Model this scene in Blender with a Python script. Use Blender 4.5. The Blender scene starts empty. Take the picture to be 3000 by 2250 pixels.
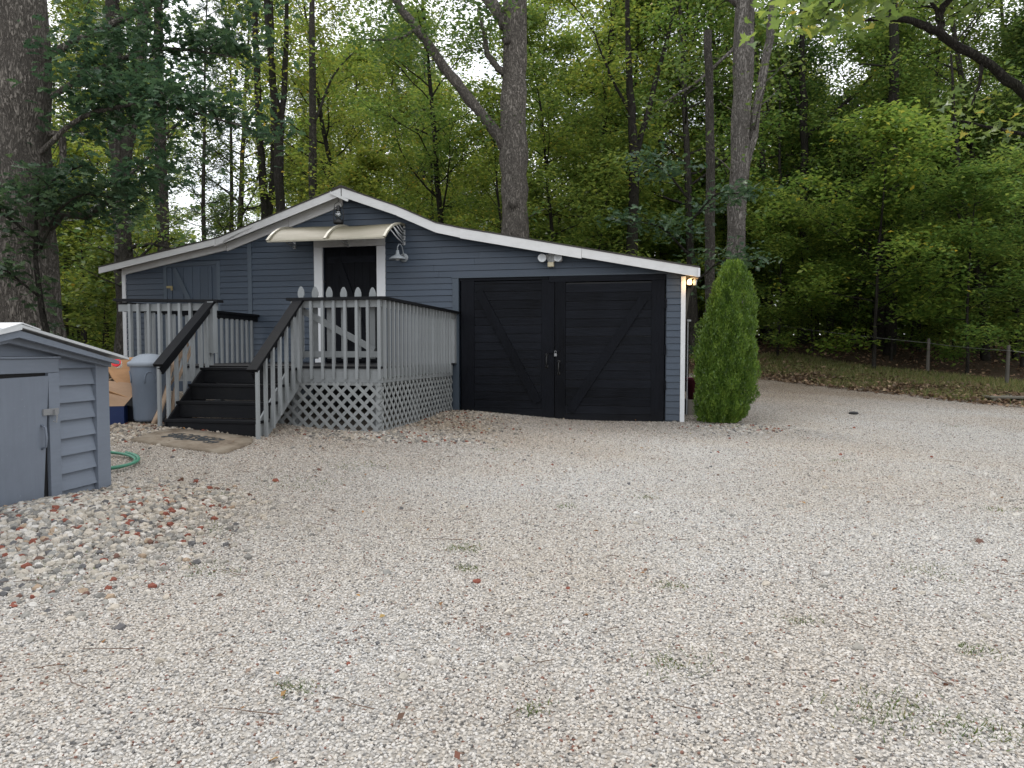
import bpy, math, random
import numpy as np
from mathutils import Vector, Matrix
random.seed(7); RNG = np.random.default_rng(11)
R = math.radians
scn = bpy.context.scene
col = scn.collection

# ------------------------------------------------------------------ camera, sky, sun, exposure
cd = bpy.data.cameras.new('camera'); cam = bpy.data.objects.new('camera', cd); col.objects.link(cam)
cam.location = (0, 0, 1.5); cam.rotation_euler = (R(90 - 2.5), 0, 0)
cd.sensor_width = 36; cd.lens = 2080 / 3000 * 36; cd.clip_end = 500; cd.clip_start = .05
scn.camera = cam

SUN_EL, SUN_AZ = 52, -38          # azimuth from +Y (the view direction), negative = towards the left: behind the woods
world = bpy.data.worlds.new('World'); scn.world = world; world.use_nodes = True
wn, wl = world.node_tree.nodes, world.node_tree.links
wn.clear()
sky = wn.new('ShaderNodeTexSky'); sky.sky_type = 'NISHITA'; sky.sun_disc = False
sky.sun_elevation = R(SUN_EL); sky.sun_rotation = R(SUN_AZ); sky.air_density = 1.0; sky.dust_density = 1.5
tc = wn.new('ShaderNodeTexCoord')
mp = wn.new('ShaderNodeMapping'); mp.inputs['Scale'].default_value = (1, 1, 2.2)
nz = wn.new('ShaderNodeTexNoise'); nz.inputs['Scale'].default_value = 3.1; nz.inputs['Detail'].default_value = 7; nz.inputs['Roughness'].default_value = .55
rp = wn.new('ShaderNodeValToRGB')
rp.color_ramp.elements[0].position = .36; rp.color_ramp.elements[0].color = (.62, .62, .62, 1)
rp.color_ramp.elements[1].position = .56; rp.color_ramp.elements[1].color = (1, 1, 1, 1)
mx = wn.new('ShaderNodeMix'); mx.data_type = 'RGBA'
mx.inputs['B'].default_value = (10.6, 10.8, 11.2, 1)      # cloud deck
bg = wn.new('ShaderNodeBackground'); bg.inputs['Strength'].default_value = .125
wo = wn.new('ShaderNodeOutputWorld')
wl.new(tc.outputs['Generated'], mp.inputs[0]); wl.new(mp.outputs[0], nz.inputs['Vector']); wl.new(nz.outputs['Fac'], rp.inputs[0])
wl.new(rp.outputs[0], mx.inputs['Factor']); wl.new(sky.outputs[0], mx.inputs['A'])
wl.new(mx.outputs['Result'], bg.inputs[0]); wl.new(bg.outputs[0], wo.inputs[0])

sd = bpy.data.lights.new('sun', 'SUN'); sd.energy = 1.3; sd.angle = R(20); sd.color = (1, .95, .87)
sun = bpy.data.objects.new('sun', sd); col.objects.link(sun)
_d = Vector((math.sin(R(SUN_AZ)) * math.cos(R(SUN_EL)), math.cos(R(SUN_AZ)) * math.cos(R(SUN_EL)), math.sin(R(SUN_EL))))
sun.rotation_euler = _d.to_track_quat('Z', 'Y').to_euler(); sun.location = (0, 0, 30)

scn.view_settings.view_transform = 'Standard'; scn.view_settings.look = 'None'
scn.view_settings.exposure = 0.5; scn.view_settings.gamma = 1; scn.view_settings.use_curve_mapping = False
scn.cycles.max_bounces = 7; scn.cycles.diffuse_bounces = 4; scn.cycles.transmission_bounces = 4
scn.cycles.transparent_max_bounces = 8; scn.cycles.use_adaptive_sampling = True; scn.cycles.use_denoising = True

# ------------------------------------------------------------------ node helpers and materials
class NT:
    def __init__(s, name):
        s.m = bpy.data.materials.new(name); s.m.use_nodes = True
        s.t = s.m.node_tree; s.n = s.t.nodes; s.n.clear()
    def a(s, typ, ins=None, **kw):
        nd = s.n.new('ShaderNode' + typ)
        for k, v in kw.items(): setattr(nd, k, v)
        for k, v in (ins or {}).items():
            i = nd.inputs[k]
            if hasattr(v, 'is_output'): s.t.links.new(v, i)
            else: i.default_value = v
        return nd
    def ramp(s, fac, stops, interp='LINEAR'):
        nd = s.n.new('ShaderNodeValToRGB'); cr = nd.color_ramp; cr.interpolation = interp
        while len(cr.elements) < len(stops): cr.elements.new(.5)
        for e, (p, c) in zip(cr.elements, stops):
            e.position = p; e.color = (*c, 1) if len(c) == 3 else c
        s.t.links.new(fac, nd.inputs[0]); return nd.outputs[0]
    def mix(s, fac, A, B, blend='MIX'):
        nd = s.n.new('ShaderNodeMix'); nd.data_type = 'RGBA'; nd.blend_type = blend
        for k, v in (('Factor', fac), ('A', A), ('B', B)):
            i = [q for q in nd.inputs if q.name == k and (q.type == 'RGBA' or k == 'Factor' and q.type == 'VALUE')][0]
            if hasattr(v, 'is_output'): s.t.links.new(v, i)
            else: i.default_value = (*v, 1) if isinstance(v, tuple) and len(v) == 3 else v
        return [o for o in nd.outputs if o.type == 'RGBA'][0]
    def math(s, op, a, b=0.0, clamp=False):
        nd = s.n.new('ShaderNodeMath'); nd.operation = op; nd.use_clamp = clamp
        for i, v in enumerate((a, b)):
            if hasattr(v, 'is_output'): s.t.links.new(v, nd.inputs[i])
            else: nd.inputs[i].default_value = v
        return nd.outputs[0]
    def noise(s, vec, scale, detail=4, rough=.55, dist=0):
        nd = s.a('TexNoise', {'Vector': vec, 'Scale': scale, 'Detail': detail, 'Roughness': rough, 'Distortion': dist})
        return nd.outputs['Fac']
    def coord(s, kind='Object', scale=(1, 1, 1)):
        t = s.a('TexCoord').outputs[kind]
        return s.a('Mapping', {'Vector': t, 'Scale': scale}).outputs[0]
    def bump(s, h, strength=.3, dist=.01, normal=None):
        nd = s.a('Bump', {'Height': h, 'Strength': strength, 'Distance': dist})
        if normal is not None: s.t.links.new(normal, nd.inputs['Normal'])
        return nd.outputs[0]
    def out(s, sh):
        o = s.n.new('ShaderNodeOutputMaterial'); s.t.links.new(sh, o.inputs[0]); return s.m
    def pbr(s, color, rough=.6, normal=None, metal=0.0, spec=.4, **kw):
        ins = {'Base Color': color if hasattr(color, 'is_output') else (*color, 1), 'Roughness': rough, 'Metallic': metal, 'Specular IOR Level': spec}
        if normal is not None: ins['Normal'] = normal
        ins.update(kw)
        return s.out(s.a('BsdfPrincipled', ins).outputs[0])

def paint(name, c, grain=(2, 2, 2), var=.18, rough=.55, dirt=0, dirtc=(.12, .1, .07), dirtlow=None, bump=.25, spec=.35, rnd=.12, wear=None):
    c = tuple(x * .83 for x in c); dirtc = tuple(x * .83 for x in dirtc)
    t = NT(name)
    g = t.noise(t.coord('Object', grain), 9, 6, .62)
    b = t.noise(t.coord('Object'), 1.3, 5, .6)
    r = t.a('ObjectInfo').outputs['Random']
    k = t.math('ADD', t.math('MULTIPLY', t.math('SUBTRACT', g, .5), var * 1.6), t.math('MULTIPLY', t.math('SUBTRACT', b, .5), var * 1.4))
    k = t.math('ADD', k, t.math('MULTIPLY', t.math('SUBTRACT', r, .5), rnd * 2))
    k = t.math('ADD', k, 1.0)
    cc = t.a('VectorMath', {0: c, 1: t.a('CombineXYZ', {0: k, 1: k, 2: k}).outputs[0]}, operation='MULTIPLY').outputs[0]
    if dirt:
        d = t.noise(t.coord('Object'), 3.3, 7, .7)
        cc = t.mix(t.math('MULTIPLY', t.ramp(d, [(.48, (0, 0, 0)), (.75, (1, 1, 1))]), dirt), cc, dirtc)
    if dirtlow:     # splashed dust with a ragged edge, above height z0
        z0, h, amt, dc = dirtlow
        z = t.a('SeparateXYZ', {0: t.a('TexCoord').outputs['Object']}).outputs[2]
        e = t.math('DIVIDE', t.math('SUBTRACT', z0 + h, t.math('ADD', z, t.math('MULTIPLY', t.noise(t.coord('Object', (3, 3, 1.2)), 2.5, 6, .7), h * .9))), h, True)
        cc = t.mix(t.math('MULTIPLY', e, amt), cc, dc)
    if wear:        # scuffs and bare flecks
        w = t.noise(t.coord('Object', (1, 1, 1)), 26, 5, .75)
        cc = t.mix(t.math('MULTIPLY', t.ramp(w, [(.66, (0, 0, 0)), (.72, (1, 1, 1))]), wear[0]), cc, wear[1])
    ro = t.math('ADD', rough, t.math('MULTIPLY', t.math('SUBTRACT', b, .5), .25))
    return t.pbr(cc, ro, t.bump(g, bump, .006), spec=spec)

M = {}
M['siding'] = paint('blue_siding', (.050, .070, .099), (.25, 3, 5), .16, .5, .25, (.05, .06, .075), rnd=.1, spec=.4)
M['siding_trim'] = paint('blue_trim', (.070, .092, .118), (5, 3, .25), .14, .5, .2, (.05, .06, .075))
M['white'] = paint('white_trim', (.70, .70, .69), (.3, 3, 4), .08, .5, .3, (.38, .38, .36), rnd=.03)
M['white_v'] = paint('white_corner_trim', (.78, .79, .80), (4, 3, .3), .06, .5, .15, (.45, .45, .42), rnd=.03)
M['black_plank'] = paint('black_stained_plank', (.0082, .0094, .0128), (.35, 3, 6), 1.1, .55, .35, (.009, .010, .013), dirtlow=(.25, .62, .5, (.02, .02, .02)), bump=.6, spec=.08, rnd=.25, wear=(.4, (.042, .046, .053)))
M['black_stile'] = paint('black_stained_stile', (.0052, .006, .0085), (6, 3, .35), 1.1, .55, .35, (.009, .010, .013), dirtlow=(.25, .6, .5, (.02, .02, .02)), bump=.6, spec=.08, rnd=.25, wear=(.25, (.03, .033, .038)))
M['black_paint'] = paint('black_deck_paint', (.0075, .008, .0095), (2, 2, 2), .6, .55, .3, (.014, .014, .015), spec=.12, rnd=.12, wear=(.15, (.05, .05, .05)))
M['black_step'] = paint('black_step_paint', (.0075, .008, .0095), (.4, 3, 4), .7, .55, .5, (.018, .0175, .017), spec=.12, rnd=.15, wear=(.35, (.09, .087, .08)))
M['grey'] = paint('grey_deck_paint', (.25, .265, .268), (5, 5, .35), .22, .6, .35, (.19, .195, .19), rnd=.09, wear=(.25, (.42, .42, .40)))
M['grey_h'] = paint('grey_deck_paint_h', (.25, .265, .268), (.35, 5, 5), .24, .6, .35, (.17, .17, .165), rnd=.07)
M['lattice'] = paint('grey_lattice_paint', (.27, .283, .28), (3, 3, 3), .15, .6, .3, (.2, .2, .19), rnd=.08, dirtlow=(.35, .3, .6, (.2, .18, .15)))
M['painted_shade'] = paint('shade_black', (.006, .006, .007), rnd=0)  # near-black colour standing in for shade in gaps, indoors and under the deck
M['shingle'] = paint('roof_shingle', (.06, .055, .05), (1, 1, 1), .5, .9, .5, (.03, .035, .02))
M['cream'] = None
M['shed'] = paint('shed_paint', (.180, .208, .252), (.3, 3, 5), .12, .5, .25, (.12, .14, .18), rnd=.04, wear=(.1, (.3, .32, .36)))
M['shed_door'] = paint('shed_door_paint', (.163, .189, .232), (4, 4, .3), .14, .45, .3, (.1, .12, .155), rnd=.02, wear=(.65, (.36, .38, .41)), spec=.5)
M['galv'] = paint('galvanised_metal', (.36, .375, .39), (2, 2, 2), .2, .38, .3, (.3, .3, .3), spec=.5, bump=.05)
M['galv_bright'] = paint('bright_metal_edge', (.58, .60, .61), (2, 2, 2), .12, .4, .2, (.4, .4, .4), spec=.5, bump=.03)
M['plastic_grey'] = paint('grey_plastic', (.155, .188, .235), (2, 2, .6), .16, .5, .4, (.17, .19, .23), rnd=0, bump=.08, wear=(.35, (.42, .44, .47)))
M['plastic_lid'] = paint('grey_plastic_lid', (.24, .27, .305), (2, 2, 2), .12, .5, .4, (.24, .27, .3), rnd=0, bump=.08)
M['card'] = paint('cardboard', (.38, .21, .10), (1, 1, 6), .18, .8, .3, (.24, .14, .08), rnd=.1, bump=.05)
M['card2'] = paint('cardboard_pale', (.34, .22, .135), (1, 1, 6), .15, .8, .4, (.22, .15, .1), rnd=.08, bump=.05)
M['navy'] = paint('navy_print', (.008, .02, .075), rnd=0, var=.15, rough=.4)
M['rubber'] = paint('black_rubber', (.012, .013, .018), rnd=0, rough=.6)
M['red'] = paint('red_plastic', (.75, .015, .025), rnd=0, var=.05, rough=.3, bump=.02)
M['hose'] = paint('green_hose', (.06, .22, .14), rnd=0, var=.15, rough=.4, bump=.03)
M['steel'] = paint('dull_steel', (.24, .245, .25), rnd=0, rough=.35, spec=.6)
M['iron'] = paint('black_iron', (.02, .02, .02), rnd=0, rough=.45)
M['brass'] = paint('old_brass', (.32, .26, .12), rnd=0, rough=.4)
M['lampwhite'] = paint('lamp_enamel', (.62, .64, .65), rnd=0, var=.05, rough=.3, bump=.02)
M['lampgrey'] = paint('barn_lamp_enamel', (.34, .37, .39), rnd=0, var=.06, rough=.3, bump=.02)
M['ivory'] = paint('aged_plastic', (.62, .56, .40), rnd=0, var=.2, rough=.5)
M['wood_raw'] = paint('weathered_wood', (.22, .20, .17), (5, 5, .35), .4, .8, .4, (.12, .11, .09), rnd=.15)
M['fence_wood'] = paint('old_fence_wood', (.11, .10, .085), (5, 5, .35), .4, .9, .4, (.05, .05, .04))
M['twig'] = paint('dry_twig', (.13, .085, .06), var=.3, rough=.9)
M['drift'] = paint('peeled_branch', (.36, .26, .18), (5, 5, .5), .5, .75, .5, (.17, .12, .09), rnd=.2, bump=.5)
M['pot'] = paint('burgundy_pot', (.13, .022, .035), rnd=0, rough=.35)
M['darkgreen'] = paint('dark_green_plastic', (.012, .035, .028), rnd=0, rough=.45)
M['pallet'] = paint('mossy_plank', (.16, .145, .115), (.4, 4, 4), .4, .85, .6, (.09, .1, .055))
M['wire'] = paint('fence_wire', (.27, .275, .25), rnd=0)
M['soffit'] = paint('soffit_paint', (.50, .50, .48), (.3, 3, 4), .1, .6, .3, (.3, .3, .28), rnd=.03)

def mk_awning():
    t = NT('awning_polycarbonate')
    n = t.noise(t.coord('Object', (.6, 3, 3)), 3, 6, .65)
    c = t.ramp(n, [(.3, (.125, .108, .066)), (.7, (.19, .175, .125))])
    p = t.a('BsdfPrincipled', {'Base Color': c, 'Roughness': .45, 'Specular IOR Level': .15}).outputs[0]
    tr = t.a('BsdfTranslucent', {'Color': c}).outputs[0]
    return t.out(t.a('MixShader', {0: .12, 1: p, 2: tr}).outputs[0])
M['awning'] = mk_awning()
M['awning_rib'] = paint('awning_rib', (.36, .335, .26), rnd=.03, var=.1, rough=.4)
def mk_glass():
    t = NT('clear_glass')
    g = t.a('BsdfGlossy', {'Color': (.9, .9, .9, 1), 'Roughness': .08}).outputs[0]
    tr = t.a('BsdfTransparent', {'Color': (.82, .86, .85, 1)}).outputs[0]
    return t.out(t.a('MixShader', {0: .22, 1: tr, 2: g}).outputs[0])
M['glass'] = mk_glass()
def mk_bulb():
    t = NT('lit_bulb')
    return t.out(t.a('Emission', {'Color': (1, .62, .25, 1), 'Strength': 6.0}).outputs[0])
M['bulb'] = mk_bulb()

def mk_bark(name, c1, c2, sc=1.0, moss=0.0):
    t = NT(name)
    v = t.coord('Object', (9 * sc, 9 * sc, 2.3 * sc))
    n = t.noise(v, 2.6, 9, .68, .9)
    rg = t.math('ABSOLUTE', t.math('SUBTRACT', t.noise(v, 1.9, 5, .6, 1.4), .5))       # long furrows
    rg = t.ramp(rg, [(.0, (0, 0, 0)), (.10, (1, 1, 1))])
    hz_ = t.noise(t.coord('Object', (3 * sc, 3 * sc, 5 * sc)), 3.0, 6, .7)
    n2 = t.noise(t.coord('Object'), .8, 5, .65)
    h = t.math('ADD', t.math('MULTIPLY', rg, .55), t.math('ADD', t.math('MULTIPLY', n, .7), t.math('MULTIPLY', hz_, .25)))
    c = t.mix(t.ramp(h, [(.38, (0, 0, 0)), (1.0, (1, 1, 1))]), c2, c1)
    c = t.mix(t.ramp(n2, [(.42, (0, 0, 0)), (.68, (.75, .75, .75))]), c, tuple(x * .42 for x in c1))
    c = t.mix(t.math('MULTIPLY', t.ramp(hz_, [(.6, (0, 0, 0)), (.72, (1, 1, 1))]), .35), c, tuple(min(1, x * 1.7) for x in c1))
    if moss: c = t.mix(t.math('MULTIPLY', t.ramp(n2, [(.5, (0, 0, 0)), (.7, (1, 1, 1))]), moss), c, (.06, .075, .03))
    return t.pbr(c, .92, t.bump(h, 1.0, .06 / sc), spec=.1)
M['bark_oak'] = mk_bark('oak_bark', (.25, .225, .195), (.05, .044, .038), 1.0)
M['bark_pale'] = mk_bark('pale_bark', (.26, .24, .215), (.06, .052, .044), 1.0)
M['bark_dark'] = mk_bark('dark_bark', (.052, .047, .04), (.014, .012, .010), 1.4, .3)
M['bark_mid'] = mk_bark('grey_bark', (.105, .095, .082), (.025, .022, .019), 1.3, .2)

def mk_leaf(name, stops, trans=.42, tcol=None, gloss=.05):
    t = NT(name)
    r = t.a('Attribute', attribute_name='rnd').outputs['Fac']
    o = t.a('ObjectInfo').outputs['Random']
    c = t.ramp(r, stops)
    hsv = t.a('HueSaturation', {'Color': c, 'Hue': t.math('ADD', .487, t.math('MULTIPLY', o, .03)), 'Saturation': 1.0,
                               'Value': t.math('ADD', 1.32, t.math('MULTIPLY', t.math('FRACT', t.math('MULTIPLY', o, 7.3)), .45))}).outputs[0]
    d = t.a('BsdfDiffuse', {'Color': hsv}).outputs[0]
    tc = t.a('HueSaturation', {'Color': hsv, 'Hue': .485, 'Saturation': 1.0, 'Value': 2.0}).outputs[0]
    tr = t.a('BsdfTranslucent', {'Color': tc}).outputs[0]
    g = t.a('BsdfGlossy', {'Color': (1, 1, 1, 1), 'Roughness': .35}).outputs[0]
    s = t.a('MixShader', {0: trans, 1: d, 2: tr}).outputs[0]
    return t.out(t.a('MixShader', {0: gloss, 1: s, 2: g}).outputs[0])
M['leaf_yel'] = mk_leaf('yellow_green_leaf', [(0, (.050, .085, .016)), (.5, (.088, .125, .022)), (.93, (.135, .16, .028)), (.985, (.19, .18, .026)), (1, (.25, .18, .025))], .48, gloss=.025)
M['leaf_mid'] = mk_leaf('mid_green_leaf', [(0, (.040, .072, .016)), (.6, (.068, .105, .021)), (1, (.12, .145, .028))], .45, gloss=.025)
M['leaf_dark'] = mk_leaf('dark_green_leaf', [(0, (.028, .055, .017)), (.6, (.046, .08, .021)), (1, (.08, .11, .028))], .42, gloss=.03)
M['leaf_oak'] = mk_leaf('oak_leaf', [(0, (.02, .042, .022)), (.6, (.032, .06, .028)), (1, (.05, .085, .035))], .32, gloss=.035)
M['leaf_maple'] = mk_leaf('maple_leaf', [(0, (.04, .075, .018)), (.6, (.07, .11, .022)), (.94, (.11, .15, .028)), (.97, (.2, .19, .03)), (1, (.28, .23, .03))], .4)
M['leaf_pine'] = mk_leaf('pine_needle', [(0, (.022, .045, .025)), (1, (.055, .085, .04))], .2)
M['leaf_arb'] = mk_leaf('arborvitae_spray', [(0, (.03, .066, .011)), (.5, (.06, .118, .017)), (1, (.105, .17, .026))], .3, gloss=.03)
M['grass'] = mk_leaf('grass_blade', [(0, (.045, .065, .016)), (.55, (.078, .088, .025)), (.8, (.13, .11, .045)), (1, (.18, .14, .07))], .35, gloss=.02)
M['weed'] = mk_leaf('weed_blade', [(0, (.03, .05, .012)), (.7, (.05, .075, .02)), (1, (.11, .1, .03))], .3, gloss=.02)
M['litter'] = mk_leaf('dead_leaf', [(0, (.05, .032, .022)), (.5, (.09, .056, .036)), (.85, (.145, .095, .062)), (1, (.2, .14, .085))], .1, gloss=.02)
M['fallen'] = mk_leaf('fallen_leaf', [(0, (.11, .045, .028)), (.4, (.07, .04, .026)), (.75, (.13, .075, .04)), (.9, (.22, .11, .04)), (1, (.22, .18, .06))], .1, gloss=.02)

STONE = [(0, (.11, .11, .11)), (.025, (.22, .215, .21)), (.08, (.38, .37, .35)), (.20, (.53, .51, .475)), (.38, (.65, .62, .57)), (.56, (.73, .71, .67)),
         (.72, (.60, .55, .48)), (.82, (.76, .745, .715)), (.92, (.48, .475, .465)), (.972, (.58, .52, .44)), (.988, (.28, .135, .105)), (1, (.22, .15, .12))]
PILE = [(0, (.16, .16, .165)), (.05, (.27, .265, .25)), (.13, (.38, .37, .34)), (.26, (.50, .47, .41)), (.40, (.62, .57, .49)), (.54, (.68, .65, .59)), (.66, (.52, .48, .41)), (.76, (.72, .70, .66)), (.86, (.36, .36, .34)), (.905, (.48, .37, .27)), (.925, (.29, .10, .07)), (.975, (.20, .115, .09))]
def mk_stone(name, k=1.0, red=None):
    t = NT(name)
    o = t.a('ObjectInfo').outputs['Random']
    c = t.ramp(o, [(p, tuple(x * k for x in cc)) for p, cc in (PILE if red else STONE)], 'CONSTANT' if red else 'LINEAR')
    tint = t.a('Attribute', attribute_name='tint', attribute_type='INSTANCER').outputs['Fac']
    c = t.mix(t.math('MULTIPLY', tint, .35), c, (.86, .75, .62), 'MULTIPLY')
    dr = t.a('Attribute', attribute_name='dirt', attribute_type='INSTANCER').outputs['Fac']
    c = t.mix(t.math('MULTIPLY', dr, .9), c, (.60, .53, .45), 'MULTIPLY')
    n = t.noise(t.coord('Object'), 2.2, 4, .6)
    c = t.mix(.35, c, t.ramp(n, [(.3, (.5, .5, .5)), (.7, (1, 1, 1))]), 'MULTIPLY')
    return t.pbr(c, .85, t.bump(n, .3, .2), spec=.2)
M['stone'] = mk_stone('gravel_stone', .88)
M['rubble'] = mk_stone('pile_stone', .80, True)

def mk_ground():
    t = NT('gravel_and_forest_floor')
    P = t.coord('Object')
    zone = t.a('Attribute', attribute_name='zone').outputs['Fac']
    warm = t.noise(P, .33, 5, .6)
    vo = t.a('TexVoronoi', {'Vector': t.coord('Object', (1, 1, .3)), 'Scale': 62.0, 'Randomness': 1.0})
    cell = t.a('SeparateColor', {0: vo.outputs['Color']}).outputs[0]
    g = t.ramp(cell, [(p, tuple(x * .68 for x in cc)) for p, cc in STONE])
    fine = t.noise(P, 70, 3, .7)
    g = t.mix(.5, g, t.ramp(fine, [(.3, (.35, .33, .3)), (.65, (1, 1, 1))]), 'MULTIPLY')
    g = t.mix(t.ramp(warm, [(.42, (0, 0, 0)), (.62, (.4, .4, .4))]), g, (.86, .75, .62), 'MULTIPLY')
    g = t.mix(t.math('MULTIPLY', t.a('Attribute', attribute_name='dirt').outputs['Fac'], .9), g, (.52, .45, .37), 'MULTIPLY')
    ed = t.math('MINIMUM', vo.outputs['Distance'], .6)
    f1 = t.noise(P, 5, 7, .7); f2 = t.noise(P, 42, 5, .75)
    f = t.ramp(f2, [(.3, (.022, .016, .011)), (.5, (.06, .04, .026)), (.72, (.12, .078, .048))])
    f = t.mix(t.ramp(f1, [(.45, (0, 0, 0)), (.65, (.6, .6, .6))]), f, (.035, .034, .016))
    edge = t.math('ADD', zone, t.math('MULTIPLY', t.math('SUBTRACT', t.noise(P, 1.6, 6, .7), .5), 1.6))
    k = t.ramp(edge, [(.4, (0, 0, 0)), (.6, (1, 1, 1))])
    c = t.mix(k, g, f)
    h = t.math('ADD', t.math('MULTIPLY', ed, -1.0), t.math('MULTIPLY', f2, .5))
    return t.pbr(c, .95, t.bump(h, .8, .02), spec=.1)
M['ground'] = mk_ground()
def mk_mat():
    t = NT('coir_mat')
    n = t.noise(t.coord('Object'), 3.5, 7, .7); n2 = t.noise(t.coord('Object'), 160, 2, .6)
    c = t.ramp(n, [(.3, (.10, .075, .055)), (.5, (.20, .165, .125)), (.7, (.27, .235, .185))])
    return t.pbr(c, .98, t.bump(n2, .6, .004), spec=.05)
M['mat'] = mk_mat()
M['mat_print'] = paint('mat_print', (.03, .034, .036), rnd=0, var=.4, rough=.95, dirt=.5, dirtc=(.09, .08, .065))

# ------------------------------------------------------------------ mesh helpers
class MB:
    def __init__(s): s.v = []; s.f = []
    def add(s, v, f):
        k = len(s.v); s.v += [tuple(p) for p in v]; s.f += [tuple(i + k for i in q) for q in f]; return s
    def box(s, x0, x1, y0, y1, z0, z1):
        return s.add([(x0, y0, z0), (x1, y0, z0), (x1, y1, z0), (x0, y1, z0), (x0, y0, z1), (x1, y0, z1), (x1, y1, z1), (x0, y1, z1)],
                     [(0, 3, 2, 1), (4, 5, 6, 7), (0, 1, 5, 4), (1, 2, 6, 5), (2, 3, 7, 6), (3, 0, 4, 7)])
    def beam(s, p, q, w, h, up=(0, 0, 1)):      # w across, h along up
        p, q, up = Vector(p), Vector(q), Vector(up)
        d = (q - p).normalized(); x = d.cross(up).normalized(); y = x.cross(d).normalized()
        o = [x * a * w / 2 + y * b * h / 2 for a, b in ((-1, -1), (1, -1), (1, 1), (-1, 1))]
        return s.add([p + k for k in o] + [q + k for k in o], [(0, 1, 2, 3)[::-1], (4, 5, 6, 7), (0, 1, 5, 4), (1, 2, 6, 5), (2, 3, 7, 6), (3, 0, 4, 7)])
    def prism(s, poly, a, b, axis=1):           # poly in the other two axes (x,z for axis 1)
        def P(u, v, w):
            return {0: (w, u, v), 1: (u, w, v), 2: (u, v, w)}[axis]
        n = len(poly)
        return s.add([P(u, v, a) for u, v in poly] + [P(u, v, b) for u, v in poly],
                     [tuple(range(n))[::-1], tuple(range(n, 2 * n))] + [(i, (i + 1) % n, n + (i + 1) % n, n + i) for i in range(n)])
    def tube(s, pts, rad, n=8, cap=True):
        pts = [Vector(p) for p in pts]; m = len(pts)
        if not hasattr(rad, '__len__'): rad = [rad] * m
        up = Vector((0, 0, 1)) if abs((pts[-1] - pts[0]).normalized().z) < .8 else Vector((0, 1, 0))
        V = []
        for i, p in enumerate(pts):
            d = (pts[min(i + 1, m - 1)] - pts[max(i - 1, 0)]).normalized()
            x = d.cross(up)
            x = x.normalized() if x.length > 1e-6 else Vector((1, 0, 0))
            y = x.cross(d)
            for j in range(n):
                a = 2 * math.pi * j / n
                V.append(p + (x * math.cos(a) + y * math.sin(a)) * rad[i])
        F = [(i * n + j, i * n + (j + 1) % n, (i + 1) * n + (j + 1) % n, (i + 1) * n + j) for i in range(m - 1) for j in range(n)]
        if cap: F += [tuple(range(n))[::-1], tuple(range((m - 1) * n, m * n))]
        return s.add(V, F)
    def lathe(s, prof, n=24, c=(0, 0, 0), axis='z'):
        V = []
        for r, h in prof:
            for j in range(n):
                a = 2 * math.pi * j / n
                x, y, z = r * math.cos(a), r * math.sin(a), h
                if axis == 'y': x, y, z = x, z, y
                if axis == 'x': x, y, z = z, x, y
                V.append((c[0] + x, c[1] + y, c[2] + z))
        m = len(prof)
        F = [(i * n + j, i * n + (j + 1) % n, (i + 1) * n + (j + 1) % n, (i + 1) * n + j) for i in range(m - 1) for j in range(n)]
        F += [tuple(range(n))[::-1], tuple(range((m - 1) * n, m * n))]
        return s.add(V, F)
    def mesh(s, name):
        me = bpy.data.meshes.new(name); me.from_pydata(s.v, [], s.f); me.update(); return me
    def build(s, name, mat, parent=None, smooth=False, bevel=0):
        me = s.mesh(name); me.materials.append(M[mat])
        if smooth: me.polygons.foreach_set('use_smooth', [True] * len(me.polygons))
        o = bpy.data.objects.new(name, me); col.objects.link(o)
        if parent: o.parent = parent
        if bevel:
            b = o.modifiers.new('bevel', 'BEVEL'); b.width = bevel; b.segments = 2; b.limit_method = 'ANGLE'
        return o
def tag(o, label=None, cat=None, group=None, kind=None):
    for k, v in (('label', label), ('category', cat), ('group', group), ('kind', kind)):
        if v: o[k] = v
    return o
def empty(name, loc=(0, 0, 0), rz=0, parent=None):
    o = bpy.data.objects.new(name, None); o.empty_display_size = .2; col.objects.link(o)
    o.location = loc; o.rotation_euler = (0, 0, rz); o.parent = parent; return o
def inst(name, me, parent, loc=(0, 0, 0), rot=(0, 0, 0), scale=(1, 1, 1)):
    o = bpy.data.objects.new(name, me); col.objects.link(o); o.parent = parent
    o.location = loc; o.rotation_euler = rot; o.scale = scale; return o
def npmesh(name, V, F, mat, attr=None, smooth=False):    # F: (n,4) or (n,3) array
    me = bpy.data.meshes.new(name); V = np.asarray(V, np.float32); F = np.asarray(F, np.int32)
    me.vertices.add(len(V)); me.vertices.foreach_set('co', V.ravel())
    k = F.shape[1]; me.loops.add(F.size); me.loops.foreach_set('vertex_index', F.ravel())
    me.polygons.add(len(F)); me.polygons.foreach_set('loop_start', np.arange(0, F.size, k, dtype=np.int32))
    me.update(calc_edges=True); me.materials.append(M[mat])
    for an, (dom, val) in (attr or {}).items():
        a = me.attributes.new(an, 'FLOAT', dom); a.data.foreach_set('value', np.asarray(val, np.float32))
    if smooth: me.polygons.foreach_set('use_smooth', np.ones(len(F), bool))
    return me

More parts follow.
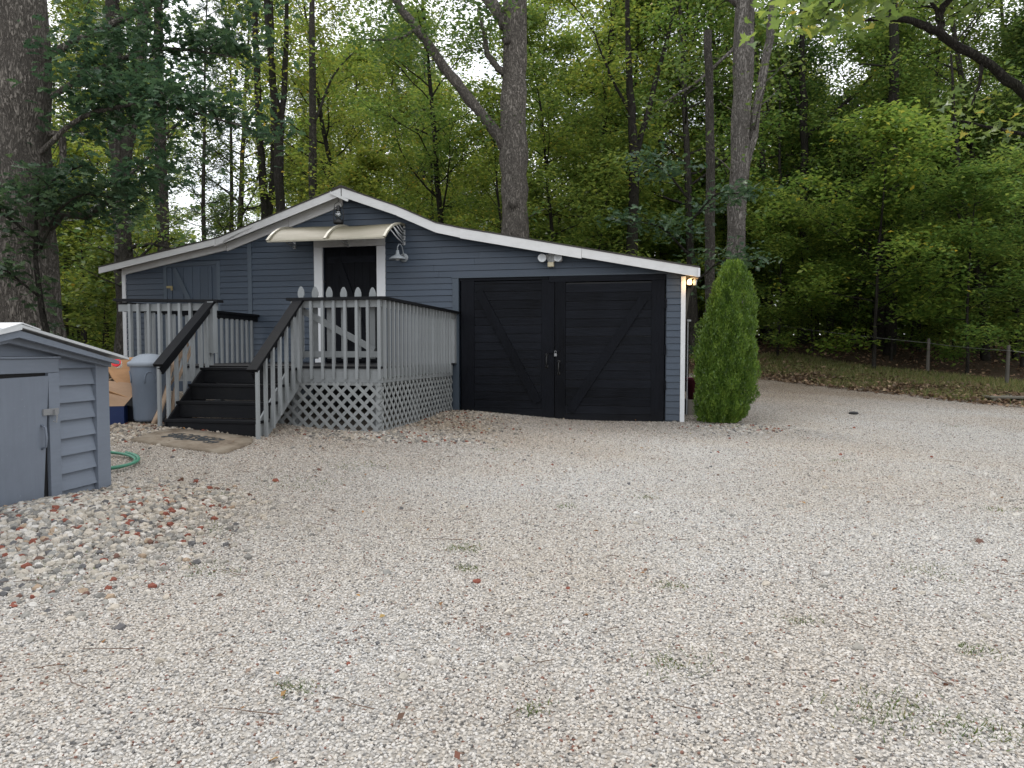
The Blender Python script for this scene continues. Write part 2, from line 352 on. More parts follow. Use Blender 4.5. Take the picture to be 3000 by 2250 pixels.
# ------------------------------------------------------------------ terrain
CP = np.array([(0, 0, 0), (-3, 0, .02), (3, 0, -.02), (0, 3, .11), (0, 6, .22), (0, 9, .33), (-3.6, 6.4, .25), (-6, 5, .27), (-4.84, 9.5, .60), (-3.7, 8.6, .50),
               (-2, 9.2, .42), (-1, 13, .44), (.9, 12.6, .33), (3, 12.2, .29), (4, 12, .29), (-7.85, 14.4, .75), (-9, 12.5, .65), (-12, 10, .6),
               (7, 12, .2), (10, 12, .13), (6, 6, .1), (9, 4, 0), (12.3, 17, .18), (8.3, 23, .64), (10.6, 20, .40), (4.8, 22, .75), (4.5, 17, .5),
               (14.4, 20, .58), (13.2, 25, 1.05), (10.46, 28, 1.66), (13.69, 23.4, .93), (14.29, 20.5, .60), (10.8, 30, 1.85), (5, 30, 1.6), (19, 50, 2.7), (0, 30, 1.4), (0, 45, 2.0), (-17, 30, 1.45), (-25, 50, 1.7),
               (30, 40, 1.6), (28, 22, .7), (40, 60, 2.8), (0, 80, 2.8), (60, 100, 4), (-60, 100, 3), (80, 20, .3), (-60, 20, .7), (0, -30, -.5), (60, -30, -.6), (-60, -30, 0)], float)
def _phi(r2): return .5 * r2 * np.log(r2 + 1e-9)
def _tps():
    n = len(CP); d = ((CP[:, None, :2] - CP[None, :, :2]) ** 2).sum(-1)
    A = np.zeros((n + 3, n + 3)); A[:n, :n] = _phi(d) + np.eye(n) * 2.0
    A[:n, n] = 1; A[:n, n + 1:] = CP[:, :2]; A[n:, :n] = A[:n, n:].T
    return np.linalg.solve(A, np.r_[CP[:, 2], 0, 0, 0])
TW = _tps()
MOUNDS = [(-3.25, 5.05, .20, .62), (-2.6, 5.4, .04, .7), (-4.9, 9.0, .03, .7), (-.75, 11.9, .07, .6), (-1.5, 9.3, .03, .5), (3.5, 11.7, .04, .6)]
def gz(X, Y):
    X, Y = np.broadcast_arrays(np.asarray(X, float), np.asarray(Y, float)); sh = X.shape
    X, Y = X.ravel(), Y.ravel()
    z = np.empty(len(X))
    for i in range(0, len(X), 20000):
        x, y = X[i:i + 20000], Y[i:i + 20000]
        d = (x[:, None] - CP[None, :, 0]) ** 2 + (y[:, None] - CP[None, :, 1]) ** 2
        z[i:i + 20000] = _phi(d) @ TW[:-3] + TW[-3] + x * TW[-2] + y * TW[-1]
    for mx_, my_, a, s in MOUNDS: z += a * np.exp(-((X - mx_) ** 2 + (Y - my_) ** 2) / (2 * s * s))
    z += .012 * np.sin(X * 2.1 + Y * .7) * np.sin(Y * 1.7 - X * .4)
    return z.reshape(sh)
def gz1(x, y): return float(gz(np.array([x]), np.array([y]))[0])
def zone_d(X, Y):          # >0 outside the gravel
    d1 = ((X - 8.3) * 6 + (Y - 23) * 4) / 7.21
    d2 = Y - 23 + (X - 8.3) * .12
    d3 = -7.4 - X - .3 * np.sin(Y)
    return np.maximum(np.maximum(d1, d2), d3)
def dirt(x, y):            # trampled earth and leaf dust mixed into the gravel: along the house, the steps and the shed, fading towards the drive
    a = np.clip((y - 5.8 - 1.05 * np.clip(x + 1, 0, 9)) / 4.5, 0, 1)
    b = .8 * np.exp(-((x + 2.4) ** 2 / 1.6 + (y - 6.4) ** 2 / 4.0))
    n = .5 + .5 * np.sin(x * 1.1 + 1.7 * np.sin(y * .7)) * np.sin(y * .9 + 1.3 * np.sin(x * .6))
    return np.clip(np.maximum(a, b) * (.6 + .5 * n) + .14 * n, 0, 1)
def graded(a0, a1, b0, b1, fine, coarse):
    return np.unique(np.round(np.r_[np.arange(a0, b0, coarse), np.arange(b0, b1, fine), np.arange(b1, a1 + .01, coarse)], 3))
def sheet(name, xs, ys, mat, keep=None, lift=0.0):
    X, Y = np.meshgrid(xs, ys); Z = gz(X, Y) + lift
    V = np.c_[X.ravel(), Y.ravel(), Z.ravel()]
    nx, ny = len(xs), len(ys)
    i = (np.arange(ny - 1)[:, None] * nx + np.arange(nx - 1)[None, :]).ravel()
    F = np.c_[i, i + 1, i + nx + 1, i + nx]
    if keep is not None:
        c = V[F].mean(1); F = F[keep(c[:, 0], c[:, 1])]
    zn = np.clip(zone_d(V[:, 0], V[:, 1]) * .35 + .5, 0, 1)
    return npmesh(name, V, F, mat, {'zone': ('POINT', zn), 'dirt': ('POINT', dirt(V[:, 0], V[:, 1]))}, True)
gm = sheet('ground', graded(-110, 110, -9, 15, .22, 2.5), graded(-40, 150, 0, 26, .22, 2.5), 'ground')
ground = bpy.data.objects.new('ground', gm); col.objects.link(ground); tag(ground, kind='structure')

# ------------------------------------------------------------------ the house (local frame: x along the front wall, y into the house, z up)
TH = R(11.8); H0 = (-1.0, 13.0, 0.0)
def W(s, t, z=0): return Vector((H0[0] + s * math.cos(TH) + t * math.sin(TH), H0[1] - s * math.sin(TH) + t * math.cos(TH), z))
house = tag(empty('house', H0, -TH), 'dark blue clapboard outbuilding with white trimmed low gable roof and black double doors', 'house')
RAKE = [(-7.30, 3.205), (-4.62, 3.70), (-2.10, 4.53), (-1.03, 4.145), (-.30, 3.82), (.15, 3.715), (4.26, 2.92)]     # top edge of the fascia
def rake(s, off=0):
    for (a, za), (b, zb) in zip(RAKE, RAKE[1:]):
        if a <= s <= b: return za + (zb - za) * (s - a) / (b - a) + off
    return -9
UND = -.12                      # underside of the roof at the wall
def span(z):                    # s-range of the wall below the rake at height z
    L = [s for s in np.arange(-7.0, 4.05, .01) if rake(s, UND) > z]
    return (L[0], L[-1]) if L else None
wb = MB()
def wallpoly(s0, s1, zb):
    ss = [s0] + [s for s, _ in RAKE if s0 < s < s1] + [s1]
    wb.prism([(s0, zb), (s1, zb)] + [(s, rake(s, UND - .02)) for s in reversed(ss)], .0, .1)
for a, b, z in ((-6.98, -2.63, .3), (-2.63, -1.54, 3.49), (-1.54, .04, .3), (.04, 3.72, 2.84), (3.72, 4.03, .1)): wallpoly(a, b, z)
wb.box(-6.98, -6.88, .1, 6.3, .2, 3.1); wb.box(3.93, 4.03, .1, 6.3, .1, 2.8); wb.prism([(-6.98, .2), (4.03, .2), (4.03, 2.8), (-2.1, 4.3), (-6.98, 3.1)], 6.3, 6.4)
wall = wb.build('wall', 'siding', house)
ZB, SP = .34, .1105
secs = [  # s0, s1, zmin, zmax
    (-6.92, -6.06, 0, 9), (-6.06, -4.80, 3.30, 9), (-4.80, -4.195, 0, 9), (-4.108, -2.80, 0, 3.68), (-1.37, -.072, 0, 2.86), (-1.37, 3.97, 2.86, 3.68), (-4.108, 3.97, 3.68, 9), (3.735, 3.97, 0, 2.86)]
n_c = 0
for i in range(40):
    zb, zt = ZB + i * SP, ZB + (i + 1) * SP
    for s0, s1, z0, z1 in secs:
        if zb < z0 - .02 or zb >= z1 - .02: continue
        b_, t_ = span(zb + .004), span(zt)
        if not b_: continue
        t_ = t_ or ((b_[0] + b_[1]) / 2 - .05, (b_[0] + b_[1]) / 2 + .05)
        lo = (max(s0, b_[0]), min(s1, b_[1])); hi = (max(s0, t_[0]), min(s1, t_[1]))
        if lo[1] - lo[0] < .06: continue
        if hi[1] <= hi[0]: m_ = min(max((lo[0] + lo[1]) / 2, s0), s1); m_ = lo[0] if rake(lo[0]) > rake(lo[1]) else lo[1]; hi = (m_ - .002, m_ + .002)
        cuts = []
        L = lo[1] - lo[0]
        if L > 2.2:
            x = lo[0] + random.uniform(.9, 2.9)
            while x < lo[1] - .6: cuts.append(x); x += random.uniform(2.2, 3.6)
        ed = [None] + cuts + [None]
        for q in range(len(ed) - 1):
            l0 = lo[0] if ed[q] is None else ed[q] + .0015; l1 = lo[1] if ed[q + 1] is None else ed[q + 1] - .0015
            h0 = hi[0] if ed[q] is None else min(max(l0, hi[0]), hi[1]); h1 = hi[1] if ed[q + 1] is None else max(min(l1, hi[1]), hi[0])
            if h1 < h0: h0, h1 = h1, h0
            j0, j1 = random.uniform(-.003, .003), random.uniform(-.003, .003); pr = random.uniform(0, .004)
            v = [(l0, -.036 - pr, zb + j0), (l1, -.036 - pr, zb + j1), (h1, -.024, zt - .007), (h0, -.024, zt - .007),
                 (l0, -.001, zb + j0), (l1, -.001, zb + j1), (h1, -.001, zt - .007), (h0, -.001, zt - .007)]
            MB().add(v, [(0, 1, 2, 3), (7, 6, 5, 4), (0, 4, 5, 1), (1, 5, 6, 2), (2, 6, 7, 3), (3, 7, 4, 0)]).build('clapboard', 'siding', wall); n_c += 1
# roof
rf = MB()
for (a, za), (b, zb) in zip(RAKE, RAKE[1:]):
    rf.prism([(a, za - .012), (b, zb - .012), (b, zb + .012), (a, za + .012)], -.335, 6.7)
rf.prism([(-2.28, 4.49), (-2.1, 4.535), (-1.9, 4.475), (-1.9, 4.49), (-2.1, 4.565), (-2.28, 4.505)], -.34, 6.7)
roof = rf.build('roof', 'shingle', house)
def fascia(a, b, top, h, y0, y1, mat='white', name='fascia_board'):
    MB().prism([(a, rake(a, top - h)), (b, rake(b, top - h)), (b, rake(b, top)), (a, rake(a, top))], y0, y1).build(name, mat, roof)
fascia(-7.29, -4.70, -.014, .117, -.325, -.30); fascia(-4.69, -2.11, -.014, .142, -.325, -.30)
MB().prism([(-4.72, 3.525), (-4.52, 3.60), (-4.5, 3.66), (-3.9, 3.88), (-3.9, 3.86), (-4.7, 3.56)], -.342, -.327).build('fascia_board', 'white', roof)
fascia(-2.09, -1.03, -.014, .157, -.325, -.30); fascia(-1.03, -.30, -.014, .162, -.326, -.301); fascia(-.30, .15, -.014, .162, -.325, -.30); fascia(.15, 2.3, -.014, .172, -.326, -.30); fascia(2.305, 4.25, -.014, .152, -.325, -.30)
fascia(-6.98, -4.63, -.07, .13, -.068, -.026, 'white', 'frieze_board'); fascia(-4.62, -3.3, -.07, .155, -.068, -.026, 'white', 'frieze_board'); fascia(-3.29, -2.2, -.07, .185, -.07, -.028, 'white', 'frieze_board')
for a, b in ((-7.28, -4.63), (-4.61, -2.12), (-2.08, -1.04), (-1.02, -.31), (-.29, .14), (.16, 4.02)): fascia(a, b, -.02, .03, -.299, -.002, 'soffit', 'soffit_board')
MB().beam((-2.30, -.36, 4.43), (-1.95, -.36, 4.27), .02, .045, (0, 0, 1)).build('loose_trim_board', 'white', roof)
MB().box(4.235, 4.265, -.36, -.30, 2.76, 2.90).build('gutter_end', 'white_v', roof)
MB().box(4.20, 4.245, -.29, 6.6, 2.75, 2.85).build('eave_board', 'wood_raw', roof)
for k in range(9): MB().box(4.04, 4.2, .1 + k * .7, .14 + k * .7, 2.78, 2.86).build('rafter_end', 'wood_raw', roof)
MB().beam((4.16, 1.5, 2.75), (4.06, 1.6, 1.9), .05, .09, (0, 1, 0)).build('leaning_eave_strut', 'wood_raw', house)
# corner boards and trim
MB().box(-7.0, -6.922, -.05, .03, .45, rake(-6.96, UND - .03)).build('corner_board', 'white_v', house)
MB().box(3.972, 4.048, -.05, .05, .27, 2.80).build('corner_board', 'white_v', house)
MB().box(4.03, 4.047, .052, .14, .27, 2.78).build('corner_board', 'white_v', house)
MB().box(-4.195, -4.108, -.046, -.002, .5, rake(-4.15, UND - .12)).build('trim_strip', 'siding_trim', house)
MB().box(-.075, .04, -.052, .02, .33, 2.852).build('trim_strip', 'siding_trim', house)
MB().box(-.09, 3.74, -.06, .0, 2.855, 2.878).build('door_head_flashing', 'siding_trim', house)
# loft door (left)
ld = MB().box(-6.0, -4.86, -.014, -.004, 1.45, 3.27).build('hatch_door', 'siding', house)
for a, b in ((-6.06, -5.985), (-4.875, -4.80)): MB().box(a, b, -.034, -.004, 1.4, 3.30 if b > -5 else 3.24).build('frame', 'siding_trim', ld)
MB().prism([(-5.984, 3.20), (-4.876, 3.23), (-4.876, 3.30), (-5.984, 3.255)], -.034, -.004).build('frame', 'siding_trim', ld)
for k, (a, b) in enumerate(((-5.975, -5.87), (-5.86, -5.62), (-5.61, -5.42), (-5.41, -5.25), (-5.24, -5.07), (-5.06, -4.985))):
    MB().box(a, b, -.03 if k in (0, 5) else -.022, -.013, 1.46, 3.19).build('plank', 'siding', ld)
MB().beam((-5.80, -.034, 3.16), (-5.32, -.034, 2.22), .022, .085, (1, 0, .5)).build('brace', 'siding_trim', ld)
MB().box(-5.985, -5.86, -.045, -.034, 2.785, 2.83).box(-5.88, -5.84, -.06, -.046, 2.74, 2.82).build('hasp', 'brass', ld)
# entry door: white casing and black recessed door
ed_ = MB().box(-2.62, -1.55, .045, .085, 1.33, 3.485).build('entry_door', 'black_stile', house)
MB().box(-2.80, -2.632, -.046, .04, 1.30, 3.49).build('casing', 'white_v', ed_)
MB().box(-1.538, -1.37, -.046, .04, 1.30, 3.485).build('casing', 'white_v', ed_)
MB().box(-2.80, -1.37, -.050, .04, 3.492, 3.665).build('casing', 'white', ed_)
for k in range(7): MB().box(-2.615 + k * .152, -2.615 + k * .152 + .148, .028, .044, 1.34, 3.48).build('plank', 'black_stile', ed_)
for z in (1.5, 2.35, 3.2): MB().box(-2.56, -1.6, .012, .027, z, z + .12).build('ledge', 'black_plank', ed_)
MB().beam((-2.35, .014, 3.28), (-1.75, .014, 1.62), .022, .13, (1, 0, .3)).build('brace', 'black_stile', ed_)
MB().lathe([(.0, 0), (.018, 0), (.022, .02), (.012, .04), (0, .041)], 12, (-2.62, .0, 2.85), 'y').build('latch', 'iron', ed_)
MB().box(-2.62, -1.55, .5, .52, 1.3, 3.5).build('interior_shade_sheet', 'painted_shade', house)  # black sheet, the unlit interior put into its colour
# garage doors
def leaf(name, s0, s1, z0, z1, y, lw, rw, brace):
    d = MB().box(s0 + .01, s1 - .01, y + .012, y + .03, z0 + .01, z1 - .01).build(name, 'painted_shade', house)
    MB().box(s0, s0 + lw, y - .03, y + .01, z0, z1).build('stile', 'black_stile', d)
    MB().box(s1 - rw, s1, y - .03, y + .01, z0, z1).build('stile', 'black_stile', d)
    MB().box(s0 + lw + .002, s1 - rw - .002, y - .028, y + .01, z0 + .002, z0 + .16).build('bottom_rail', 'black_plank', d)
    z = z0 + .165
    while z < z1 - .03:
        h = min(random.uniform(.142, .158), z1 - z - .003)
        j = random.uniform(-.004, .004)
        MB().prism([(s0 + lw + .003, z), (s1 - rw - .003, z + j), (s1 - rw - .003, z + h - .011 + j), (s0 + lw + .003, z + h - .011)], y - .02 + random.uniform(-.004, .004), y + .01).build('plank', 'black_plank', d)
        z += h
    MB().beam((brace[0], y - .032, brace[1]), (brace[2], y - .032, brace[3]), .034, .15, (1, 0, .4)).build('brace', 'black_stile', d)
    return d
gl = leaf('garage_door', .085, 1.795, .345, 2.80, .0, .24, .23, (.42, 2.60, 1.50, .62))
gr = leaf('garage_door', 1.815, 3.70, .27, 2.745, -.03, .18, .22, (3.35, 2.45, 2.08, .48))
MB().box(1.70, 3.71, -.05, -.005, 2.75, 2.85).build('head_board', 'black_plank', gr)
MB().box(.05, 1.69, -.03, .02, 2.803, 2.852).build('head_board', 'black_plank', gl)
MB().box(1.798, 1.812, .012, .05, .3, 2.8).build('gap_shade_strip', 'painted_shade', gl)  # near-black strip painting the shade between the two leaves
for s_, d, y, z in ((1.66, gl, -.03, 1.34), (1.88, gr, -.062, 1.22)):
    MB().tube([(s_, y, z + .13), (s_, y - .035, z + .10), (s_, y - .045, z + .02), (s_, y - .035, z - .06), (s_, y, z - .09)], .012, 8).box(s_ - .025, s_ + .025, y - .004, y + .002, z - .11, z - .06).box(s_ - .025, s_ + .025, y - .004, y + .002, z + .10, z + .15).build('pull_handle', 'iron', d, True)
MB().box(1.66, 1.86, -.068, -.060, 1.50, 1.56).build('hasp_plate', 'black_stile', gr)
pl = MB().box(1.80, 1.845, -.092, -.070, 1.44, 1.495).build('padlock', 'steel', gr, bevel=.004)
MB().tube([(1.808, -.081, 1.49), (1.808, -.081, 1.525), (1.8225, -.081, 1.54), (1.837, -.081, 1.525), (1.837, -.081, 1.49)], .005, 6).build('shackle', 'steel', pl, True)
for z in (2.35, 1.55, .95): MB().box(3.66, 3.735, -.066, -.061, z - .08, z + .08).tube([(3.705, -.07, z - .085), (3.705, -.07, z + .085)], .012, 8).build('hinge', 'black_stile', gr)

# ------------------------------------------------------------------ awning, lamps on the wall
aw = tag(empty('awning', W(-2.1, 0, 3.6), -TH), 'arched cream plastic door canopy with three ribs over white door frame', 'awning')
ARC = [(0, .235), (-.15, .24), (-.30, .225), (-.45, .19), (-.60, .14), (-.75, .065), (-.88, -.02), (-1.0, -.125)]
V, F = [], []
for j, x in enumerate(np.linspace(-1.1, 1.1, 9)):
    for k, (y, z) in enumerate(ARC): V.append((x, y, z + .01 * math.sin(j)))
V += [(x, y, z - .008) for x, y, z in V]; nA = len(ARC); h_ = 9 * nA
for j in range(8):
    for k in range(nA - 1):
        a = j * nA + k; F += [(a, a + 1, a + nA + 1, a + nA), (h_ + a, h_ + a + nA, h_ + a + nA + 1, h_ + a + 1)]
MB().add(V, F).build('panel', 'awning', aw, True)
MB().box(-1.1, 1.1, -1.012, -.985, -.145, -.12).build('front_bar', 'awning_rib', aw)
MB().box(-1.1, 1.1, -.02, -.0, .21, .255).build('wall_bar', 'awning_rib', aw)
for k, x in enumerate((-1.1, 0, 1.1)):
    r_ = MB()
    for (y0, z0), (y1, z1) in zip(ARC, ARC[1:]): r_.beam((x, y0, z0 + .012), (x, y1, z1 + .012), .045, .035, (0, 0, 1))
    rb = r_.build('rib', 'awning_rib', aw)
    MB().box(x - .022, x + .022, -.035, -.03 + .028, -.09, .23).lathe([(0, -.025), (.03, -.025), (.03, .02), (0, .02)], 12, (x, -.035, -.09), 'x').build('wall_bracket', 'lampwhite', rb)
    for q, (tz, ti) in enumerate(((.16, 2), (.10, 3), (.04, 4), (-.02, 4), (-.07, 5))):
        y, z = ARC[ti]; y0, z0 = -.03, tz
        MB().tube([(x, y0, z0 - .03), (x, y0 + (y - y0) * .5, z0 + (z - z0) * .35 - .015), (x, y, z)], [.014, .012, .01], 6).build('fan_strut', 'lampwhite', rb, True)
# barn lamp
bl = tag(empty('barn_lamp', W(-1.0, -.03, 3.27), -TH), 'grey gooseneck barn lamp on siding beside the white door frame', 'lamp'); bl.scale = (.95, .95, .95)
MB().lathe([(0, -.012), (.085, -.012), (.085, .0), (.06, .02), (0, .02)], 24, (0, -.012, -.02), 'y').build('wall_plate', 'lampgrey', bl, True)
MB().tube([(0, -.03, 0), (0, -.07, .09), (0, -.11, .17), (-.01, -.17, .215), (-.02, -.24, .21), (-.03, -.28, .15), (-.03, -.285, .06)], .011, 8).build('gooseneck', 'lampgrey', bl, True)
MB().lathe([(.028, .09), (.034, .03), (.05, .0), (.11, -.03), (.155, -.065), (.158, -.085), (.15, -.085), (.10, -.04), (.03, -.005)], 28, (-.03, -.285, 0)).build('shade', 'lampgrey', bl, True)
MB().lathe([(0, -.03), (.04, -.035), (.05, -.07), (.03, -.10), (0, -.11)], 14, (-.03, -.285, 0)).build('globe', 'lampwhite', bl, True)
# hurricane lantern in the gable
la = tag(empty('lantern', W(-2.17, -.30, 3.87), -TH), 'black hurricane lantern hanging under the gable peak', 'lantern')
MB().lathe([(0, 0), (.085, 0), (.092, .02), (.088, .055), (.05, .075), (.045, .095), (0, .095)], 20).build('fuel_base', 'iron', la, True)
MB().lathe([(.035, .10), (.058, .14), (.062, .17), (.05, .215), (.035, .235)], 20).build('glass_globe', 'glass', la, True)
MB().lathe([(.05, .235), (.05, .245), (.03, .265), (.04, .30), (.028, .33), (0, .335)], 18).build('chimney_cap', 'iron', la, True)
for sx in (-1, 1): MB().tube([(sx * .08, 0, .04), (sx * .098, 0, .10), (sx * .10, 0, .2), (sx * .075, 0, .29), (sx * .02, 0, .31)], .009, 6).build('side_tube', 'iron', la, True)
for z in (.13, .2): MB().tube([(.064 * math.cos(a), .064 * math.sin(a), z) for a in np.linspace(0, 6.28, 15)], .0035, 5).build('wire_guard', 'iron', la)
MB().tube([(-.09, 0, .25), (-.07, 0, .36), (0, 0, .40), (.07, 0, .36), (.09, 0, .25)], .005, 6).tube([(0, 0, .40), (0, 0.0, .46)], .005, 6).build('bail_handle', 'iron', la, True)
# floodlight
fl = tag(empty('floodlight', W(1.74, -.03, 3.14), -TH), 'white twin head security floodlight with ivory motion sensor above black doors', 'floodlight')
MB().lathe([(0, .0), (.085, 0), (.088, -.03), (.07, -.045), (0, -.048)], 24, (0, 0, .03), 'y').build('junction_box', 'lampwhite', fl, True)
MB().box(-.055, .055, -.11, -.02, -.13, -.045).build('motion_sensor', 'ivory', fl, bevel=.012)
for sx in (-1, 1):
    h = MB().lathe([(.03, .10), (.045, .06), (.07, -.03), (.075, -.05), (.068, -.05), (0, -.035)], 20, (0, 0, 0), 'y').build('lamp_head', 'lampwhite', fl, True)
    h.location = (sx * .15, -.14, .005); h.rotation_euler = (R(-14), 0, R(sx * -14))
    MB().tube([(sx * .05, -.03, .06), (sx * .09, -.06, .075), (sx * .13, -.07, .05)], .022, 8).build('swivel_arm', 'lampwhite', fl, True)
# lit bulb under the eave
bf = tag(empty('bulb_fixture', W(4.11, -.06, 2.70), -TH), 'glowing bare bulb fixture under the eave at the white corner board', 'lamp')
MB().lathe([(0, -.045), (.03, -.04), (.042, -.01), (.034, .03), (.018, .05), (0, .05)], 16, (0, 0, 0)).build('bulb', 'bulb', bf, True)
MB().lathe([(0, -.05), (.03, -.05), (.034, .03), (.02, .06), (0, .06)], 16, (.09, .05, .0)).build('socket', 'lampwhite', bf, True)
MB().tube([(.09, .05, .05), (.07, .02, .085), (0, 0, .05)], .012, 6).build('swivel_arm', 'lampwhite', bf, True)
pd = bpy.data.lights.new('bulb_glow', 'POINT'); pd.energy = 2; pd.color = (1, .6, .25); pd.shadow_soft_size = .05
po = bpy.data.objects.new('bulb_glow', pd); col.objects.link(po); po.parent = bf; po.location = (0, -.06, -.02)

# ------------------------------------------------------------------ deck and stairs (house frame)
deck = tag(empty('deck', H0, -TH), 'raised grey wooden deck with black capped railings, lattice skirt and black steps', 'deck')
DF, DL, DZ = -3.59, -4.05, 1.32
k = 0; y = DF - .02
while y < -.05:
    MB().box(DL, 0, y, min(y + .138, -.05), DZ - .03, DZ).build('floor_board', 'black_step', deck); y += .143
MB().box(DL + .02, -.0, DF + .0, DF + .035, 1.10, DZ - .031).build('rim_joist', 'grey_h', deck)
MB().box(-.04, -.002, DF + .037, -.3, 1.10, DZ - .031).build('rim_joist', 'grey_h', deck)
MB().box(DL + .02, DL + .055, DF + .037, -.05, 1.10, DZ - .031).build('rim_joist', 'grey_h', deck)
for s_, t_ in ((-.11, DF + .09), (-1.31, DF + .09), (-2.5, DF + .09), (DL + .12, DF + .09), (-.11, -.35), (DL + .12, -.35), (-.11, -2.0), (DL + .12, -2)):
    MB().box(s_ - .045, s_ + .045, t_ - .045, t_ + .045, gz1(*W(s_, t_)[:2]) - .1, 1.29).build('support_post', 'grey', deck)
bal_me = MB().add([(-.019, -.019, -.53), (.019, -.019, -.53), (.019, .019, -.50), (-.019, .019, -.50), (-.019, -.019, .53), (.019, -.019, .53), (.019, .019, .53), (-.019, .019, .53)],
                  [(0, 3, 2, 1), (4, 5, 6, 7), (0, 1, 5, 4), (1, 2, 6, 5), (2, 3, 7, 6), (3, 0, 4, 7)]).mesh('baluster'); bal_me.materials.append(M['grey'])
def bal(s_, t_, z0, z1, rz=0, tilt=0):
    inst('baluster', bal_me, deck, (s_, t_, (z0 + z1) / 2), (0, tilt + random.uniform(-.006, .006), rz), (1, 1, (z1 - z0) / 1.06))
# front railing, right of the stairs
MB().box(-1.36, .07, DF - .065, DF + .075, 2.212, 2.25).build('rail_cap', 'black_paint', deck)
MB().box(-1.27, .0, DF + .0, DF + .038, 2.115, 2.211).build('top_rail', 'grey_h', deck)
for s_ in (-1.172, -1.012, -.845, -.682, -.516, -.350, -.190, -.030): bal(s_, DF - .021, 1.145, 2.208)
MB().box(-1.30, -1.212, DF - .04, DF + .05, .95, 2.21).build('newel_post', 'grey', deck)
MB().box(-.075, .0, DF + .042, DF + .12, 1.29, 2.21).build('corner_post', 'grey', deck)
# right side railing
MB().box(-.07, .07, DF + .078, -.02, 2.212, 2.25).build('rail_cap', 'black_paint', deck)
MB().box(-.038, -.0, DF + .122, -.1, 2.115, 2.211).build('top_rail', 'grey', deck)
for k in range(20): bal(.021, -3.545 + k * .1585, 1.15, 2.208, R(90))
MB().box(-.09, -.0, -.18, -.05, 1.29, 2.21).build('end_post', 'grey', deck)
# left front railing
MB().prism([(DL - .03, 2.245), (-2.40, 2.205), (-2.40, 2.243), (DL - .03, 2.283)], DF - .065, DF + .075).build('rail_cap', 'black_paint', deck)
MB().box(DL, -2.46, DF + .0, DF + .038, 2.10, 2.20).build('top_rail', 'grey_h', deck)
for s_ in (-3.84, -3.70, -3.53, -3.357, -3.192, -3.026, -2.857): bal(s_, DF - .021, 1.15, 2.205)
MB().box(-2.545, -2.455, DF - .09, DF - .002, 1.50, 2.215).box(-2.60, -2.546, DF - .05, DF + .04, 1.33, 2.2).build('newel_post', 'grey', deck)
# left side railing
MB().box(DL - .05, DL + .09, DF + .08, -.03, 2.20, 2.24).build('rail_cap', 'black_paint', deck)
MB().box(DL + .02, DL + .06, DF + .08, -.05, 2.10, 2.199).build('top_rail', 'black_paint', deck)
for k in range(21): bal(DL + .082, -3.44 + k * .157, 1.29, 2.115, R(90))
# lattice skirts
def clip(p, d, lo, hi):
    t0, t1 = -9, 9
    for i in range(2):
        if abs(d[i]) < 1e-6: continue
        a, b = (lo[i] - p[i]) / d[i], (hi[i] - p[i]) / d[i]
        t0, t1 = max(t0, min(a, b)), min(t1, max(a, b))
    return (t0, t1) if t1 - t0 > .03 else None
def lattice(frame, lo, hi, place, pitch=.163, w=.044):
    for lay, sg in ((0, -1), (1, 1)):
        c = lo[0] - (hi[1] - lo[1]) + .03
        while c < hi[0] + (hi[1] - lo[1]):
            p = (c, (lo[1] + hi[1]) / 2); d = (.7071, .7071 * sg)
            r = clip(p, d, lo, hi)
            if r:
                a, b = [(p[0] + d[0] * t, p[1] + d[1] * t) for t in r]
                y = -.008 if lay == 0 else .002
                place(a, b, y, w, frame)
            c += pitch
def pf(a, b, y, w, fr): MB().beam((a[0], DF - .012 + y, a[1]), (b[0], DF - .012 + y, b[1]), .009, w, (0.7, 0, .7) if a[1] > b[1] else (-.7, 0, .7)).build('lattice_strip', 'lattice', fr)
def ps(a, b, y, w, fr): MB().beam((-.018 - y, a[0], a[1]), (-.018 - y, b[0], b[1]), .009, w, (0, .7, .7) if a[1] > b[1] else (0, -.7, .7)).build('lattice_strip', 'lattice', fr)
lf = MB().box(-.10, -.012, DF + .006, DF + .03, .35, 1.095).box(-2.4, -.102, DF + .006, DF + .03, 1.06, 1.098).build('lattice_frame', 'lattice', deck)
lattice(lf, (-1.75, .36), (-.02, 1.095), pf)
ls = MB().box(-.05, -.034, DF + .05, -.30, 1.06, 1.098).box(-.05, -.03, -.36, -.30, .4, 1.05).build('lattice_frame', 'lattice', deck)
lattice(ls, (DF + .0, .36), (-.30, 1.095), ps)
MB().box(-2.4, -.2, -.9, -.88, .3, 1.1).build('back_skirt', 'painted_shade', deck)  # black sheet added behind the lattice, painting the shade beneath the deck
# stairs
S0, S1 = -2.50, -1.17
steps = [(-3.93, DF - .03, 1.302), (-4.185, -3.92, 1.09), (-4.435, -4.175, .878), (-4.68, -4.425, .665)]
for i, (t0, t1, z) in enumerate(steps):
    st = MB().box(S0, S1, t0 - .0, t1, z - .036, z).build('step_tread', 'black_step', deck, bevel=.004)
    MB().box(S0 + .01, S1 - .01, t0 + .016, t0 + .04, z - .205 if i < 3 else .42, z - .037).build('riser', 'black_step', st)
for s_ in (S0 + .03, S1 - .03):
    MB().prism([(DF - .04, 1.03), (DF - .04, 1.26), (-3.95, 1.26), (-4.68, .62), (-4.68, .40), (-4.5, .40)], s_ - .012, s_ + .012, 0).build('stringer', 'grey' if s_ > -2 else 'black_step', deck)
def hrail(s_, zt, zl, tl, w=.14):
    MB().beam((s_, DF - .02, zt), (s_, tl, zl), w, .038, (0, -.6, .8)).build('hand_rail', 'black_paint', deck)
    MB().beam((s_, DF - .04, zt - .075), (s_, tl + .04, zl - .075), .04, .10, (0, -.6, .8)).build('hand_rail_support', 'black_paint', deck)
hrail(-2.52, 2.235, 1.345, -4.72); hrail(-1.185, 2.225, 1.285, -4.78)
